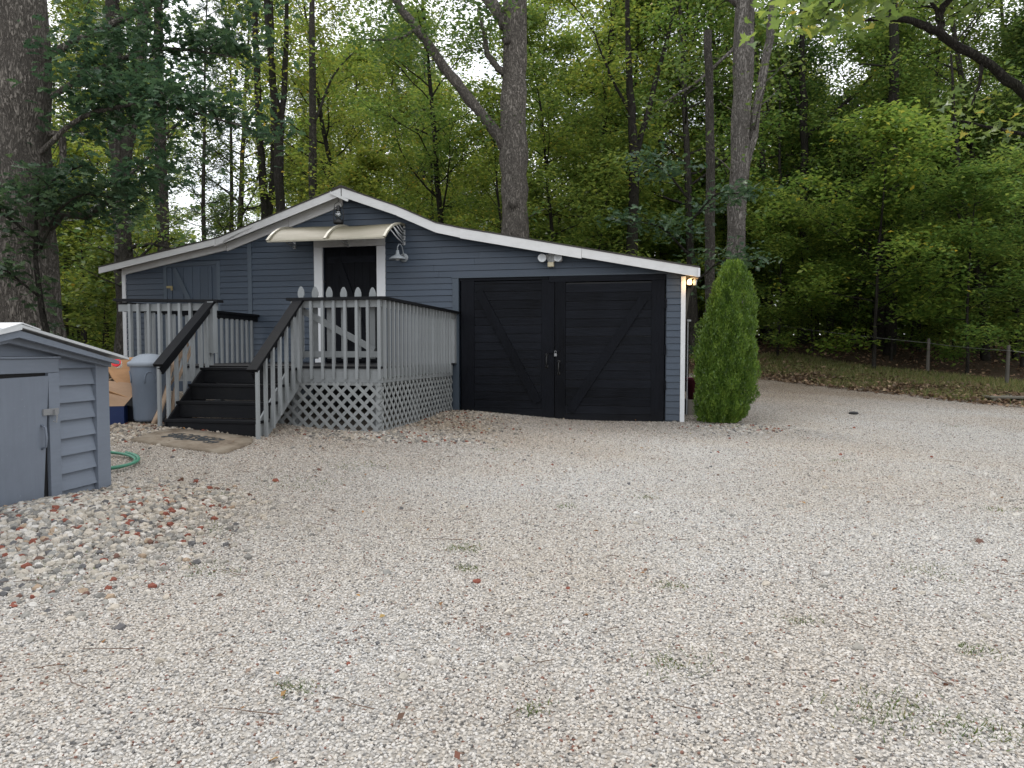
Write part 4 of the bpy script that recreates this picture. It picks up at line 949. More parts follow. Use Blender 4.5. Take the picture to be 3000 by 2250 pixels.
# lower oak sprays in front of the trunk
big_tree('oak_sapling', (-7.45, 11.3), [
    ([(0, 0, -.2), (.05, 0, 1.2), (-.1, 0, 2.4), (.0, 0, 3.6)], [.05, .045, .035, .015], 8),
    ([(0, 0, 2.5), (.35, -.1, 3.1), (.75, -.1, 3.35), (1.15, 0, 3.3)], [.025, .02, .015, .008], 8),
    ([(0, 0, 2.6), (-.5, -.3, 3.1), (-1.1, -.4, 3.0)], [.025, .02, .01], 9),
    ([(0, 0, 1.7), (-.4, -.3, 2.2), (-.9, -.3, 2.05)], [.02, .015, .01], 7),
    ([(0, 0, 3.0), (.3, -.1, 3.6), (.7, 0, 3.8)], [.025, .02, .01], 8)],
    'bark_dark', 'young dark leaved oak spreading between the big trunk and the house corner', 'leaf_oak', .16, 22, shape='oak', sub_len=.42, tw=.15, leafn=7, n2=3)
big_tree('forked_oak', (atpx(372, 18.5), 18.5), [
    ([(0, 0, -.3), (.0, 0, 2), (-.02, 0, 4.2), (-.12, 0, 6.0), (-.25, .2, 9.5), (-.3, .3, 15)], [.30, .24, .21, .20, .16, .08], 10),
    ([(-.05, 0, 5.0), (.25, 0, 6.4), (.55, .1, 8.6), (.8, .2, 13)], [.16, .15, .12, .06], 10),
    ([(.1, 0, 3.3), (.9, -.2, 3.35), (1.8, -.3, 3.05)], [.06, .04, .02], 5), ([(.1, 0, 2.6), (.5, -.2, 3.0), (1.1, -.3, 3.5)], [.05, .04, .02], 5)],
    'bark_mid', 'dark forked oak behind the left end of the house roof', 'leaf_dark', .15, 23, sub_len=1.9)
big_tree('pine_tree', (atpx(487, 22), 22), [([(0, 0, -.3), (0, 0, 4), (-.05, 0, 8), (0, 0, 20)], [.21, .18, .155, .08], 0), ([(0, 0, 7), (.9, .2, 7.8), (1.9, .3, 7.7)], [.05, .04, .02], 8), ([(0, 0, 8.5), (-.9, -.2, 9.5), (-1.6, -.3, 10)], [.06, .04, .02], 8)],
         'bark_mid', 'straight slim trunk against the pale sky left of the gable', 'leaf_mid', .13, 24)
big_tree('twin_stem_tree', (atpx(785, 27), 27), [([(0, 0, -.3), (0, 0, 5), (-.15, 0, 8), (-.3, 0, 12), (-.2, 0, 18)], [.20, .16, .14, .11, .05], 12), ([(.05, 0, 4.5), (.25, .1, 7), (.35, 0, 11), (.3, 0, 16)], [.12, .10, .08, .04], 8)],
         'bark_dark', 'thin twin stemmed tree rising left of the gable peak', 'leaf_yel', .15, 25)
big_tree('slanting_tree', (atpx(829, 25), 25), [([(0, 0, -.3), (0, 0, 5), (-.05, 0, 8), (-.35, 0, 11), (-.45, 0, 18)], [.20, .17, .15, .11, .05], 12), ([(-.02, 0, 7), (.2, .1, 10), (.35, 0, 14)], [.11, .10, .05], 10)],
         'bark_dark', 'dark slanting stem with a V fork just left of the gable peak', 'leaf_yel', .15, 26)
big_tree('slim_hardwood', (atpx(925, 28), 28), [([(0, 0, -.3), (0, 0, 6), (.0, 0, 12), (.1, 0, 18)], [.19, .16, .12, .05], 12), ([(0, 0, 9), (.8, 0, 11), (1.6, .3, 12)], [.06, .04, .02], 8)],
         'bark_mid', 'single slim trunk directly above the gable peak', 'leaf_yel', .15, 27)
# the big oak behind the roof
OY = 21.5; OX = atpx(1508, OY)
big_tree('oak_tree', (OX, OY), [
    ([(.05, 0, -.3), (.03, 0, 2.2), (.02, 0, 3.6), (0, 0, 5.6), (-.05, 0, 7.5), (.0, 0, 9.2), (-.0, 0, 11.2), (-.1, 0, 13), (-.1, 0, 19)], [.62, .46, .43, .40, .38, .37, .36, .26, .1], 6),
    ([(-.1, 0, 6.45), (-.42, -.1, 7.05), (-1.57, -.2, 8.4), (-2.35, -.3, 9.39), (-3.11, -.4, 10.37), (-3.67, -.5, 11.2), (-4.37, -.6, 11.56), (-5.2, -.8, 11.5)], [.24, .165, .145, .135, .12, .10, .06, .03], 18),
    ([(-3.5, -.4, 11.0), (-3.8, -.3, 11.9), (-4.3, -.3, 12.6)], [.09, .07, .03], 9),
    ([(-2.9, -.3, 10.1), (-3.3, -.8, 9.6), (-4.0, -1.2, 9.4)], [.05, .04, .02], 10),
    ([(-.2, 0, 10.3), (-.5, 0, 10.75), (-1.15, 0, 11.5), (-1.85, 0, 12.3), (-2.8, 0, 13.6)], [.20, .17, .15, .13, .06], 12),
    ([(-.3, 0, 8.95), (-.6, -.1, 9.15), (-.84, -.1, 9.55), (-.88, -.1, 10.0), (-1.1, -.1, 10.8)], [.11, .10, .09, .06, .03], 11),
    ([(.1, 0, 11.2), (.45, 0, 12.2), (.9, .1, 13.5), (1.5, .2, 16)], [.20, .19, .16, .08], 14),
    ([(.2, 0, 12), (1.6, -.3, 13), (3.4, -.4, 13.6)], [.12, .08, .03], 14)],
    'bark_oak', 'large grey oak with a long leaning limb rising behind the roof', 'leaf_dark', .16, 28, sub_len=1.5, tw=.32, leafn=10,
    extra=[((-.05, -.42, 5.05), .13, 'y'), ((.02, -.43, 4.1), .10, 'y'), ((-.25, -.34, 9.8), .12, 'y')], seg=22, taper_noise=.06)
big_tree('hardwood_tree', (atpx(1850, 26), 26), [([(0, 0, -.3), (0, 0, 4), (.05, 0, 7.2), (-.05, 0, 9), (-.25, 0, 12), (-.2, 0, 17)], [.27, .22, .18, .14, .09, .04], 10), ([(.05, 0, 7.2), (.5, .1, 9), (1.2, .2, 11.5), (1.8, .2, 14)], [.12, .10, .08, .04], 10), ([(-.1, 0, 9), (-.8, 0, 10.2), (-1.5, 0, 12)], [.07, .05, .03], 8), ([(.05, 0, 2.6), (.8, -.1, 2.9), (1.6, 0, 3.5)], [.05, .04, .02], 4)],
         'bark_dark', 'dark hardwood trunk dividing into an open Y between the two big trunks', 'leaf_yel', .15, 29)
TX = atpx(2152, 21)
big_tree('pale_oak', (TX, 21), [([(-.05, 0, -.3), (-.02, 0, 3), (.02, 0, 6), (.06, 0, 9), (.1, 0, 12), (.1, 0, 19)], [.33, .26, .235, .22, .20, .1], 6), ([(.09, -.03, 3.5), (.14, -.03, 6), (.30, -.02, 9), (.34, -.02, 12)], [.12, .135, .13, .09], 0),
         ([(.2, 0, 6.0), (.55, 0, 8.0), (.95, 0, 10.5), (1.25, 0, 13.5)], [.13, .125, .115, .09], 8), ([(0, 0, 11), (-1.4, .2, 12), (-2.6, .2, 12.5)], [.12, .07, .03], 9), ([(-.1, 0, 9.8), (-1.2, 0, 8.8), (-2.2, 0, 8.2)], [.05, .04, .015], 5)],
         'bark_pale', 'pale ridged oak trunk with a slanting stem above the evergreen cone', 'leaf_dark', .15, 30, seg=18)
big_tree('broken_snag', (atpx(2078, 20), 20), [([(0, 0, -.3), (0, 0, 4), (-.05, 0, 7), (-.15, 0, 9.8)], [.17, .14, .12, .11], 0)], 'bark_mid', 'dead broken topped snag standing left of the pale oak trunk', 'leaf_dark', .1, 31)
big_tree('hardwood_tree', (atpx(2345, 31), 31), [([(0, 0, -.3), (.05, 0, 3), (0, 0, 6), (-.05, 0, 8.6), (-.2, 0, 11), (-.1, 0, 16)], [.20, .15, .14, .13, .08, .04], 6), ([(.05, 0, 7.4), (.9, 0, 8.1), (1.9, 0, 9.0), (2.4, 0, 9.6)], [.10, .085, .065, .03], 6), ([(.1, 0, 4.5), (1.2, -.1, 5.3), (2.1, -.1, 6.2), (2.5, -.1, 7)], [.06, .05, .04, .015], 6), ([(-.1, 0, 8.3), (-.8, -.1, 9.5), (-1.2, -.1, 11)], [.05, .035, .015], 2)],
         'bark_dark', 'vine covered hardwood with two rising right hand limbs behind the fence', 'leaf_dark', .13, 32, scale=1.2)
big_tree('hardwood_tree', (atpx(2605, 27.5), 27.5), [([(0, 0, -.3), (0, 0, 4), (-.02, 0, 8), (-.15, 0, 11), (-.25, 0, 16)], [.20, .17, .155, .13, .06], 8), ([(-.05, 0, 7.4), (-.5, 0, 7.6), (-1.3, -.1, 8.1)], [.05, .04, .02], 2), ([(-.1, 0, 9.3), (-.6, -.1, 9.35), (-1.3, -.1, 9.4)], [.04, .035, .02], 0)],
         'bark_dark', 'straight dark trunk with short dead stubs above the maple sapling', 'leaf_mid', .13, 33, scale=1.17)
# young maples at the fence
for (px, Y, sc, rz, lab, lm) in ((2610, 26.0, 1.0, .4, 'bright green layered maple sapling with drooping sprays over the fence wire', 'leaf_mid'), (2830, 22.5, .95, 2.0, 'layered young maple crowding the fence at the right edge', 'leaf_mid'),
                                 (2380, 28.0, .85, 4.1, 'small pale leaved maple beside the first fence post', 'leaf_mid'), (2560, 24.0, 1.25, 3.0, 'yellowing thin maple above the bright green sapling', 'leaf_yel'), (2990, 24, 1.2, 1.2, 'tall understory maple cut by the right edge above the platform', 'leaf_mid'), (2280, 26.5, .9, 5.1, 'low maple just right of the evergreen cone', 'leaf_mid')):
    x = atpx(px, Y); used.append((x, Y)); put_tree(UNDER[int(rz) % 3], x, Y, rz, sc, lab, 'young maples along the fence', 'young_maple', leafmat=lm)
big_tree('thick_tree', (atpx(2575, 30), 30), [([(0, 0, -.3), (0, 0, 3), (.1, 0, 8), (.1, 0, 15)], [.30, .25, .2, .08], 10)], 'bark_dark', 'thick dark trunk base directly behind the bright green maple sapling', 'leaf_mid', .14, 35)
big_tree('oak_bough_tree', (atpx(2010, 17.8), 17.8), [([(0, 0, -.2), (0, .1, 1.5), (.1, .1, 3.6), (.0, 0, 5.6)], [.09, .08, .06, .03], 6), ([(.05, 0, 2.6), (.8, -.2, 3.3), (1.6, -.3, 3.2)], [.03, .025, .01], 9), ([(.05, 0, 3.4), (-.7, -.2, 4.1), (-1.5, -.3, 4.2)], [.03, .025, .01], 10), ([(.05, 0, 4.2), (.6, -.3, 4.9), (1.3, -.4, 4.8)], [.03, .02, .01], 9), ([(0, 0, 4.8), (-.6, -.1, 5.5), (-1.1, -.1, 5.7)], [.03, .02, .01], 8)],
         'bark_dark', 'blue green leafed young oak spreading above the right roof edge', 'leaf_oak', .17, 36, shape='oak', sub_len=.75, tw=.24, leafn=8, n2=3)
for (px, Y, r, dx1, dx2, lab, seed) in ((2285, 30.5, .11, .1, -.2, 'slender dark stem just right of the evergreen cone behind the fence', 71), (2430, 32, .15, -.1, .3, 'dark rough stem behind the wire left of the bright maple', 72),
        (2490, 31, .12, .7, 1.5, 'leaning dark stem curving rightward behind the fence wire', 73), (2690, 29, .08, -.1, .2, 'thin upright stem behind the middle fence post', 74), (2890, 26, .13, -.6, -1.6, 'dark stem leaning leftward near the right edge', 75), (2770, 30, .10, .1, .0, 'slim straight stem between the two right fence posts', 76)):
    big_tree('slender_tree', (atpx(px, Y), Y), [([(0, 0, -.3), (dx1 * .3, 0, 1.8), (dx1, 0, 4.2), (dx2 * .8, 0, 7.0), (dx2, 0, 11)], [r * 1.2, r, r * .85, r * .6, r * .25], (7, .55)), ([(dx1, 0, 4.2), (dx1 - .7, -.2, 5.2), (dx1 - 1.2, -.3, 6.3)], [r * .4, r * .3, r * .12], 4), ([(dx1 * .6, 0, 3.0), (dx1 + .7, -.2, 3.5), (dx1 + 1.4, -.3, 3.9)], [r * .35, r * .25, r * .1], 4)],
             'bark_dark', lab, 'leaf_mid', .13, seed, sub_len=.9, tw=.25, leafn=8, group='slender stems behind the fence')
for (px, Y, sc, k, lab, lm) in ((2030, 29, .95, 1, 'tall green hardwood filling the gap behind the broken snag', 'leaf_mid'), (1960, 35, 1.05, 3, 'tall hardwood farther back left of the broken snag', 'leaf_yel'), (1720, 31, 1.0, 0, 'tall yellow green hardwood right of the big roof oak', 'leaf_yel'), (1010, 34, .9, 2, 'tall yellow green hardwood above the gable peak', 'leaf_yel'), (2250, 33, 1.0, 1, 'tall green hardwood right of the pale oak trunk', 'leaf_mid'), (2860, 30, .95, 3, 'tall green hardwood behind the crooked overhanging limb', 'leaf_mid'), (2720, 34, 1.0, 0, 'tall hardwood left of the crooked overhanging limb', 'leaf_mid'), (2985, 33, 1.0, 1, 'tall green hardwood at the upper right corner', 'leaf_mid')):
    x = atpx(px, Y); used.append((x, Y)); put_tree(TALL[k], x, Y, k * 1.7 + px, sc, lab, 'tall hardwoods behind the roof', 'forest_hardwood', leafmat=lm)
# near trees whose trunks stand outside the frame: limb from the right, maple boughs from above
big_tree('overhanging_tree', (8.9, 9.6), [
    ([(0, 0, -.3), (0, 0, 2), (-.1, 0, 3.6), (.3, .3, 6), (.4, .4, 11)], [.36, .3, .27, .22, .1], 0),
    ([(-.1, 0, 3.5), (-1.0, .1, 4.15), (-1.9, .1, 4.78), (-2.37, .1, 5.16), (-2.84, .1, 5.46), (-3.28, .1, 5.72), (-3.63, .1, 5.85), (-3.96, .1, 5.86), (-4.35, .1, 5.83)], [.11, .085, .072, .065, .06, .054, .042, .033, .016], 0),
    ([(-3.15, .1, 5.66), (-3.2, .1, 5.92), (-3.05, .05, 6.12), (-2.9, .05, 6.35)], [.055, .05, .035, .015], 4), ([(-3.2, .1, 5.92), (-3.32, .1, 6.1)], [.035, .02], 3),
    ([(-3.75, .1, 5.86), (-3.78, .1, 6.05), (-3.98, .1, 6.15)], [.035, .03, .015], 3), ([(-2.6, .1, 5.3), (-2.62, .1, 5.0), (-2.72, .1, 4.72)], [.03, .02, .01], 2),
    ([(-1.0, .1, 4.15), (-1.6, .9, 4.6), (-2.3, 1.2, 4.9)], [.04, .03, .012], 5),
    ([(.2, .2, 5.4), (-1.2, -.1, 6.0), (-2.3, -.1, 6.2), (-3.0, -.1, 6.05)], [.06, .045, .03, .015], 6), ([(.3, .3, 6.2), (-1.2, .2, 7.0), (-3.0, .1, 7.2)], [.1, .06, .02], 14)],
    'bark_dark', 'dark crooked limb reaching in from the right edge near the top', 'leaf_maple', .11, 37, shape='maple', sub_len=.6, tw=.2, leafn=6, n2=3)
big_tree('maple_tree', (7.3, 5.6), [
    ([(0, 0, -.3), (0, 0, 3), (-.1, 0, 5), (-.2, .1, 9)], [.25, .2, .18, .08], 0),
    ([(-.1, 0, 4.9), (-1.2, .8, 5.5), (-2.9, 1.5, 5.5), (-4.2, 1.9, 4.95)], [.07, .05, .03, .012], (20, .62)),
    ([(-.1, 0, 5.2), (-1.2, 1.2, 5.9), (-2.6, 2.2, 5.9), (-3.7, 3.0, 5.35)], [.06, .05, .03, .012], (18, .6)),
    ([(-2.6, 1.4, 5.5), (-3.5, 1.3, 5.2), (-4.3, 1.2, 4.7)], [.03, .02, .01], (9, .4)),
    ([(-1.5, 1.0, 5.5), (-2.2, 1.4, 5.6), (-2.9, 1.9, 5.35)], [.03, .02, .01], (6, .5))],
    'bark_dark', 'close maple boughs with big lobed leaves hanging at the top right', 'leaf_maple', .12, 38, shape='maple', sub_len=.62, tw=.22, leafn=9, n2=3)

# --- the woods behind: trees that only their place tells apart
ZN = lambda x, y: 0 if x / y < -.36 else 1 if x / y < -.02 else 2 if x / y < .32 else 3
W8 = ['left of the big oak trunk', 'left of the house', 'behind the left roof slope', 'behind the gable peak', 'behind the long right roof slope', 'behind the evergreen cone', 'behind the bright maple sapling', 'at the far right edge']
TONE = {'leaf_yel': 'yellowing ', 'leaf_mid': 'green ', 'leaf_dark': 'dark green '}
KIND = {'tall': 'tall hardwood in the woods ', 'slim': 'slim leafy tree in the woods ', 'under': 'low understory maple in the woods ', 'sap': 'small sapling on the woods floor '}
NAME = {'tall': 'forest_hardwood', 'slim': 'slim_forest_tree', 'under': 'understory_maple', 'sap': 'forest_sapling'}
def scatter(kind, protos, n, y0, y1, dmin, s0, s1, mats, seed, left=.78, xmax=.80):
    rng = np.random.default_rng(seed); c = tries = 0
    while c < n and tries < 6000:
        tries += 1
        y = math.sqrt(rng.uniform(y0 * y0, y1 * y1)); x = rng.uniform(-left, xmax) * y
        zd = float(zone_d(np.array(x), np.array(y)))
        if zd < (6.5 if x > 3 else 1.2) or inside_house(x, y) or not free(x, y, dmin): continue
        z = ZN(x, y)
        # keep the sky gap left of the gable thinner
        if kind in ('tall', 'slim') and -.57 < x / y < -.37 and rng.random() < .72: continue
        z8 = int(np.searchsorted([-.56, -.36, -.2, -.02, .14, .32, .52], x / y))
        lm = mats[z][int(rng.integers(len(mats[z])))]
        put_tree(protos[int(rng.integers(len(protos)))], x, y, rng.uniform(0, 6.28), rng.uniform(s0, s1), TONE[lm] + KIND[kind] + W8[z8], KIND[kind].strip() + ' ' + W8[z8], NAME[kind], leafmat=lm)
        c += 1
LM = [['leaf_yel', 'leaf_mid', 'leaf_mid'], ['leaf_yel', 'leaf_yel', 'leaf_mid'], ['leaf_yel', 'leaf_mid', 'leaf_mid'], ['leaf_mid', 'leaf_mid', 'leaf_mid', 'leaf_yel', 'leaf_dark']]
scatter('tall', TALL, 44, 24, 70, 3.6, .8, 1.1, LM, 51)
scatter('slim', SLIM, 46, 22, 62, 2.3, .75, 1.15, LM, 52)
scatter('under', UNDER, 60, 20, 58, 1.7, .7, 1.3, LM, 53)
scatter('sap', SAP, 70, 19, 44, 1.0, .6, 1.4, LM, 54)
scatter('under', UNDER, 34, 30, 60, 1.6, 1.0, 1.7, LM, 64, left=.3, xmax=.75)
scatter('tall', TALL, 14, 25, 42, 2.6, .75, 1.0, LM, 61, left=0, xmax=.62)
scatter('slim', SLIM, 18, 22.5, 40, 1.6, .8, 1.1, LM, 62, left=-.05, xmax=.72)
scatter('under', UNDER, 16, 24, 36, 1.4, .7, 1.1, LM, 63, left=-.2, xmax=.78)
for (px, Y, sc) in ((600, 34, .9), (690, 40, 1.0), (250, 38, 1.0), (1240, 42, 1.0)):
    x = atpx(px, Y)
    put_tree(PINE, x, Y, px, sc, 'feathery pine in the woods left of the big oak', 'pines among the hardwoods', 'forest_pine')

# --- far woods: one mass of foliage closing the view
rng = np.random.default_rng(77); N = 60000
ang = rng.uniform(-.80, .80, N); rr_ = rng.uniform(66, 98, N); X = rr_ * ang; Y = rr_ * np.sqrt(1.0) * np.ones(N)
hh = 6.5 + 3.5 * np.sin(ang * 23) + 2 * np.sin(ang * 51) + np.where(ang > -.1, 4.5, 0) + np.where(ang < -.62, 4, 0)
Z = gz(X, Y) + rng.beta(1.1, 1.5, N) * np.maximum(hh, 2.5) * rng.uniform(.6, 1.4, N)
dw = bpy.data.objects.new('distant_woods', crown_mesh('distant_woods', np.c_[X, Y, Z], .75, rng, 'leaf_mid')); col.objects.link(dw)
tag(dw, 'far wall of green woods closing the view', 'woods', kind='stuff')

# ------------------------------------------------------------------ evergreen cone beside the house
ARX, ARY = 3.64, 12.05
ar = tag(empty('arborvitae', (ARX, ARY, gz1(ARX, ARY) - .02)), 'dense bright green cone shaped evergreen at the right house corner', 'tree')
rng = np.random.default_rng(9)
def arad(z): return np.interp(z, [0, .1, .27, .66, 1.21, 1.68, 2.07, 2.47, 2.62, 2.78], [.27, .34, .41, .445, .44, .40, .34, .235, .16, .05])
def cone(n, cx_, cy_, sc_, zs):
    z = rng.power(1.35, n); z = (1 - z) * 2.72; a = rng.uniform(0, 2 * np.pi, n)
    lump = 1 + .07 * np.sin(a * 9 + z * 2.2 + np.sin(z * 3)) + .05 * np.sin(a * 16 - z * 3) + .10 * np.sin(a * 3 + z * 4) + .10 * np.sin(a * 7 - z * 9) * np.sin(z * 5 + a) + .07 * np.sin(z * 17 + a * 2)
    r = arad(z) * lump * rng.uniform(.78, 1.06, n) * sc_
    P = np.c_[cx_ + .11 * (z - 1.0) / 1.8 + r * np.cos(a), cy_ + r * np.sin(a), z * zs + .03]
    D = np.c_[np.cos(a) * .55, np.sin(a) * .55, np.full(n, 1.05)] + rng.normal(0, .32, (n, 3))
    return P, D
P1, D1 = cone(60000, 0, 0, 1, 1.0); P2, D2 = cone(16000, -.17, -.07, .76, .90)
Pa, Da = np.r_[P1, P2], norm(np.r_[D1, D2]); n_ = len(Pa)
tn = norm(np.cross(Da, rng.normal(0, 1, (n_, 3)))); Lf = rng.uniform(.022, .052, n_)[:, None]; wf_ = Lf * rng.uniform(.18, .30, n_)[:, None]
Va = np.stack([Pa - tn * wf_ * .4, Pa + Da * Lf * .5 + tn * wf_, Pa + Da * Lf, Pa + Da * Lf * .5 - tn * wf_], 1).reshape(-1, 3)
clump = (np.sin(Pa[:, 0] * 23 + np.sin(Pa[:, 2] * 9)) * np.sin(Pa[:, 1] * 21 + 1) * np.sin(Pa[:, 2] * 13 + Pa[:, 0] * 9) * .45 + .5)
am = npmesh('arborvitae_foliage', Va, np.arange(4 * n_).reshape(n_, 4), 'leaf_arb', {'rnd': ('FACE', np.clip(clump + rng.normal(0, .2, n_), 0, 1))})
inst('foliage', am, ar)
MB().lathe([(.18, .0), (.27, .3), (.32, .9), (.25, 1.5), (.15, 1.9), (.05, 2.2), (.02, 2.3)], 16).build('inner_growth', 'leaf_arb', ar, True)
MB().tube([(0, 0, -.1), (0, 0, .5), (0, 0, 2.2)], [.06, .05, .02], 8).build('trunk', 'bark_mid', ar)

# ------------------------------------------------------------------ gravel, stone pile, grass, litter (uncountable: one object each)
def stone_proto(coll, n, mat, seed, flat):
    for i in range(n):
        r = np.random.default_rng(seed + i)
        import bmesh
        bm = bmesh.new(); bmesh.ops.create_icosphere(bm, subdivisions=1, radius=.5)
        cut = norm(r.normal(0, 1, (7, 3))); off = r.uniform(.24, .44, 7)
        for v in bm.verts:
            p = np.array(v.co)
            for c_, o_ in zip(cut, off):
                e = p @ c_ - o_
                if e > 0: p = p - c_ * e
            v.co = p * np.array([1.15, .9, flat]) * (1 + r.normal(0, .04))
        me = bpy.data.meshes.new('stone'); bm.to_mesh(me); bm.free(); me.materials.append(M[mat])
        coll.objects.link(bpy.data.objects.new('stone', me))
gc = bpy.data.collections.new('gravel_stones'); stone_proto(gc, 8, 'stone', 500, .75)
pc = bpy.data.collections.new('pile_stones'); stone_proto(pc, 8, 'rubble', 600, .8)
def scatter_gn(name, coll, emit, label, smin, smax, seed, cat):
    ng = bpy.data.node_groups.new(name, 'GeometryNodeTree')
    ng.interface.new_socket('Geometry', in_out='INPUT', socket_type='NodeSocketGeometry'); ng.interface.new_socket('Geometry', in_out='OUTPUT', socket_type='NodeSocketGeometry')
    N_, L_ = ng.nodes, ng.links
    gi, go = N_.new('NodeGroupInput'), N_.new('NodeGroupOutput')
    at = N_.new('GeometryNodeInputNamedAttribute'); at.data_type = 'FLOAT'; at.inputs['Name'].default_value = 'dens'
    sz = N_.new('GeometryNodeInputNamedAttribute'); sz.data_type = 'FLOAT'; sz.inputs['Name'].default_value = 'size'
    dp = N_.new('GeometryNodeDistributePointsOnFaces'); dp.inputs['Seed'].default_value = seed
    L_.new(gi.outputs[0], dp.inputs['Mesh']); L_.new(at.outputs['Attribute'], dp.inputs['Density'])
    ci = N_.new('GeometryNodeCollectionInfo'); ci.inputs['Collection'].default_value = coll; ci.inputs['Separate Children'].default_value = True; ci.inputs['Reset Children'].default_value = True
    ip = N_.new('GeometryNodeInstanceOnPoints'); ip.inputs['Pick Instance'].default_value = True
    rr2 = N_.new('FunctionNodeRandomValue'); rr2.data_type = 'FLOAT_VECTOR'; rr2.inputs['Min'].default_value = (-.5, -.5, 0); rr2.inputs['Max'].default_value = (.5, .5, 6.283)
    rs = N_.new('FunctionNodeRandomValue'); rs.data_type = 'FLOAT'; rs.inputs[2].default_value = smin; rs.inputs[3].default_value = smax
    mu = N_.new('ShaderNodeMath'); mu.operation = 'MULTIPLY'; L_.new(rs.outputs[1], mu.inputs[0]); L_.new(sz.outputs['Attribute'], mu.inputs[1])
    L_.new(dp.outputs['Points'], ip.inputs['Points']); L_.new(ci.outputs[0], ip.inputs['Instance']); L_.new(rr2.outputs[0], ip.inputs['Rotation']); L_.new(mu.outputs[0], ip.inputs['Scale'])
    st = N_.new('GeometryNodeStoreNamedAttribute'); st.data_type = 'FLOAT'; st.domain = 'INSTANCE'; st.inputs['Name'].default_value = 'tint'
    ps_ = N_.new('GeometryNodeInputPosition'); no = N_.new('ShaderNodeTexNoise'); no.inputs['Scale'].default_value = .33; no.inputs['Detail'].default_value = 5; no.inputs['Roughness'].default_value = .6
    mr = N_.new('ShaderNodeMapRange'); mr.inputs['From Min'].default_value = .42; mr.inputs['From Max'].default_value = .62
    L_.new(ps_.outputs[0], no.inputs['Vector']); L_.new(no.outputs[0], mr.inputs['Value']); L_.new(mr.outputs[0], st.inputs['Value'])
    s2 = N_.new('GeometryNodeStoreNamedAttribute'); s2.data_type = 'FLOAT'; s2.domain = 'INSTANCE'; s2.inputs['Name'].default_value = 'dirt'
    da = N_.new('GeometryNodeInputNamedAttribute'); da.data_type = 'FLOAT'; da.inputs['Name'].default_value = 'dirt'
    L_.new(ip.outputs[0], st.inputs['Geometry']); L_.new(st.outputs[0], s2.inputs['Geometry']); L_.new(da.outputs['Attribute'], s2.inputs['Value']); L_.new(s2.outputs[0], go.inputs[0])
    o = bpy.data.objects.new(name, emit); col.objects.link(o); md = o.modifiers.new('scatter', 'NODES'); md.node_group = ng
    return tag(o, label, cat, kind='stuff')
def emitter(name, xs, ys, keep, dens, size):
    me = sheet(name, xs, ys, 'stone', keep, .002)
    V = np.empty(len(me.vertices) * 3, np.float32); me.vertices.foreach_get('co', V); V = V.reshape(-1, 3)
    for an, fn in (('dens', dens), ('size', size)):
        a = me.attributes.new(an, 'FLOAT', 'POINT'); a.data.foreach_set('value', np.asarray(fn(V[:, 0], V[:, 1]), np.float32))
    return me
def under_deck(x, y):
    dx, dy = x - H0[0], y - H0[1]; s_ = dx * math.cos(TH) - dy * math.sin(TH); t_ = dx * math.sin(TH) + dy * math.cos(TH)
    return ((s_ > -4.1) & (s_ < -.1) & (t_ > -3.5)) | ((s_ > -7) & (s_ < 4.0) & (t_ > .05))
inview = lambda x, y: (np.abs(x) < .76 * y + .6) & (y > 1.9) & (zone_d(x, y) < .5) & ~under_deck(x, y)
ge = emitter('gravel_emitter', np.arange(-9, 15, .2), np.arange(1.8, 23.6, .2), inview,
             lambda x, y: np.interp(y, [2, 4.5, 7, 10, 14, 23], [6300, 5000, 2900, 1500, 700, 300]) * (zone_d(x, y) < .3),
             lambda x, y: np.interp(y, [2, 6, 12, 23], [.95, 1.0, 1.15, 1.3]))
scatter_gn('gravel', gc, ge, 'pale grey and tan crushed stone covering the drive', .0085, .021, 3, 'gravel')
def pile_d(x, y):
    d = 2000 * np.exp(-(((x + 3.35) / 1.0) ** 2 + ((y - 5.0) / 1.15) ** 2) ** 1.5)
    d += 1000 * np.exp(-(((x + 4.75) / .8) ** 2 + ((y - 8.75) / .55) ** 2)) + 900 * np.exp(-(((x + 1.6) / .9) ** 2 + ((y - 9.15) / .28) ** 2))
    d += 700 * np.exp(-(((x + .85) / .5) ** 2 + ((y - 11.3) / 1.2) ** 2)) + 600 * np.exp(-(((x - 3.7) / .55) ** 2 + ((y - 11.35) / .35) ** 2))
    d += 5
    return d
pe = emitter('pile_emitter', np.arange(-7, 6, .15), np.arange(3, 13, .15), inview, pile_d, lambda x, y: np.interp(y, [3, 6, 8, 13], [1.0, 1.0, .95, .9]))
scatter_gn('stone_pile', pc, pe, 'heap of larger pale stones and red brick chips below the shed', .026, .075, 8, 'stones')

def blades(P, h, w, rng, mat, name, lean=.35, rnd=None):
    n = len(P); a = rng.uniform(0, 2 * np.pi, n); hh = (h * rng.uniform(.5, 1.4, n))[:, None]
    sd = np.c_[np.cos(a), np.sin(a), np.zeros(n)] * w; tip = np.c_[rng.normal(0, lean, n), rng.normal(0, lean, n), np.ones(n)] * hh
    V = np.stack([P - sd, P + sd, P + tip], 1).reshape(-1, 3)
    return npmesh(name, V, np.arange(3 * n).reshape(n, 3), mat, {'rnd': ('FACE', rng.random(n) if rnd is None else rnd)})
rng = np.random.default_rng(15)
X = rng.uniform(3.5, 20, 240000); Y = rng.uniform(12, 34, 240000); d_ = zone_d(X, Y)
pat = np.sin(X * 1.3 + Y * .6) + np.sin(Y * 1.9 - X * .8) + rng.normal(0, .7, len(X))
k_ = (X > 4.2) & (np.abs(X) < .78 * Y) & (d_ > .1) & (d_ < 4.3) & ((d_ > 1.7 + .9 * np.sin(X * 1.1 + Y)) | (pat > .9))
X, Y = X[k_], Y[k_]
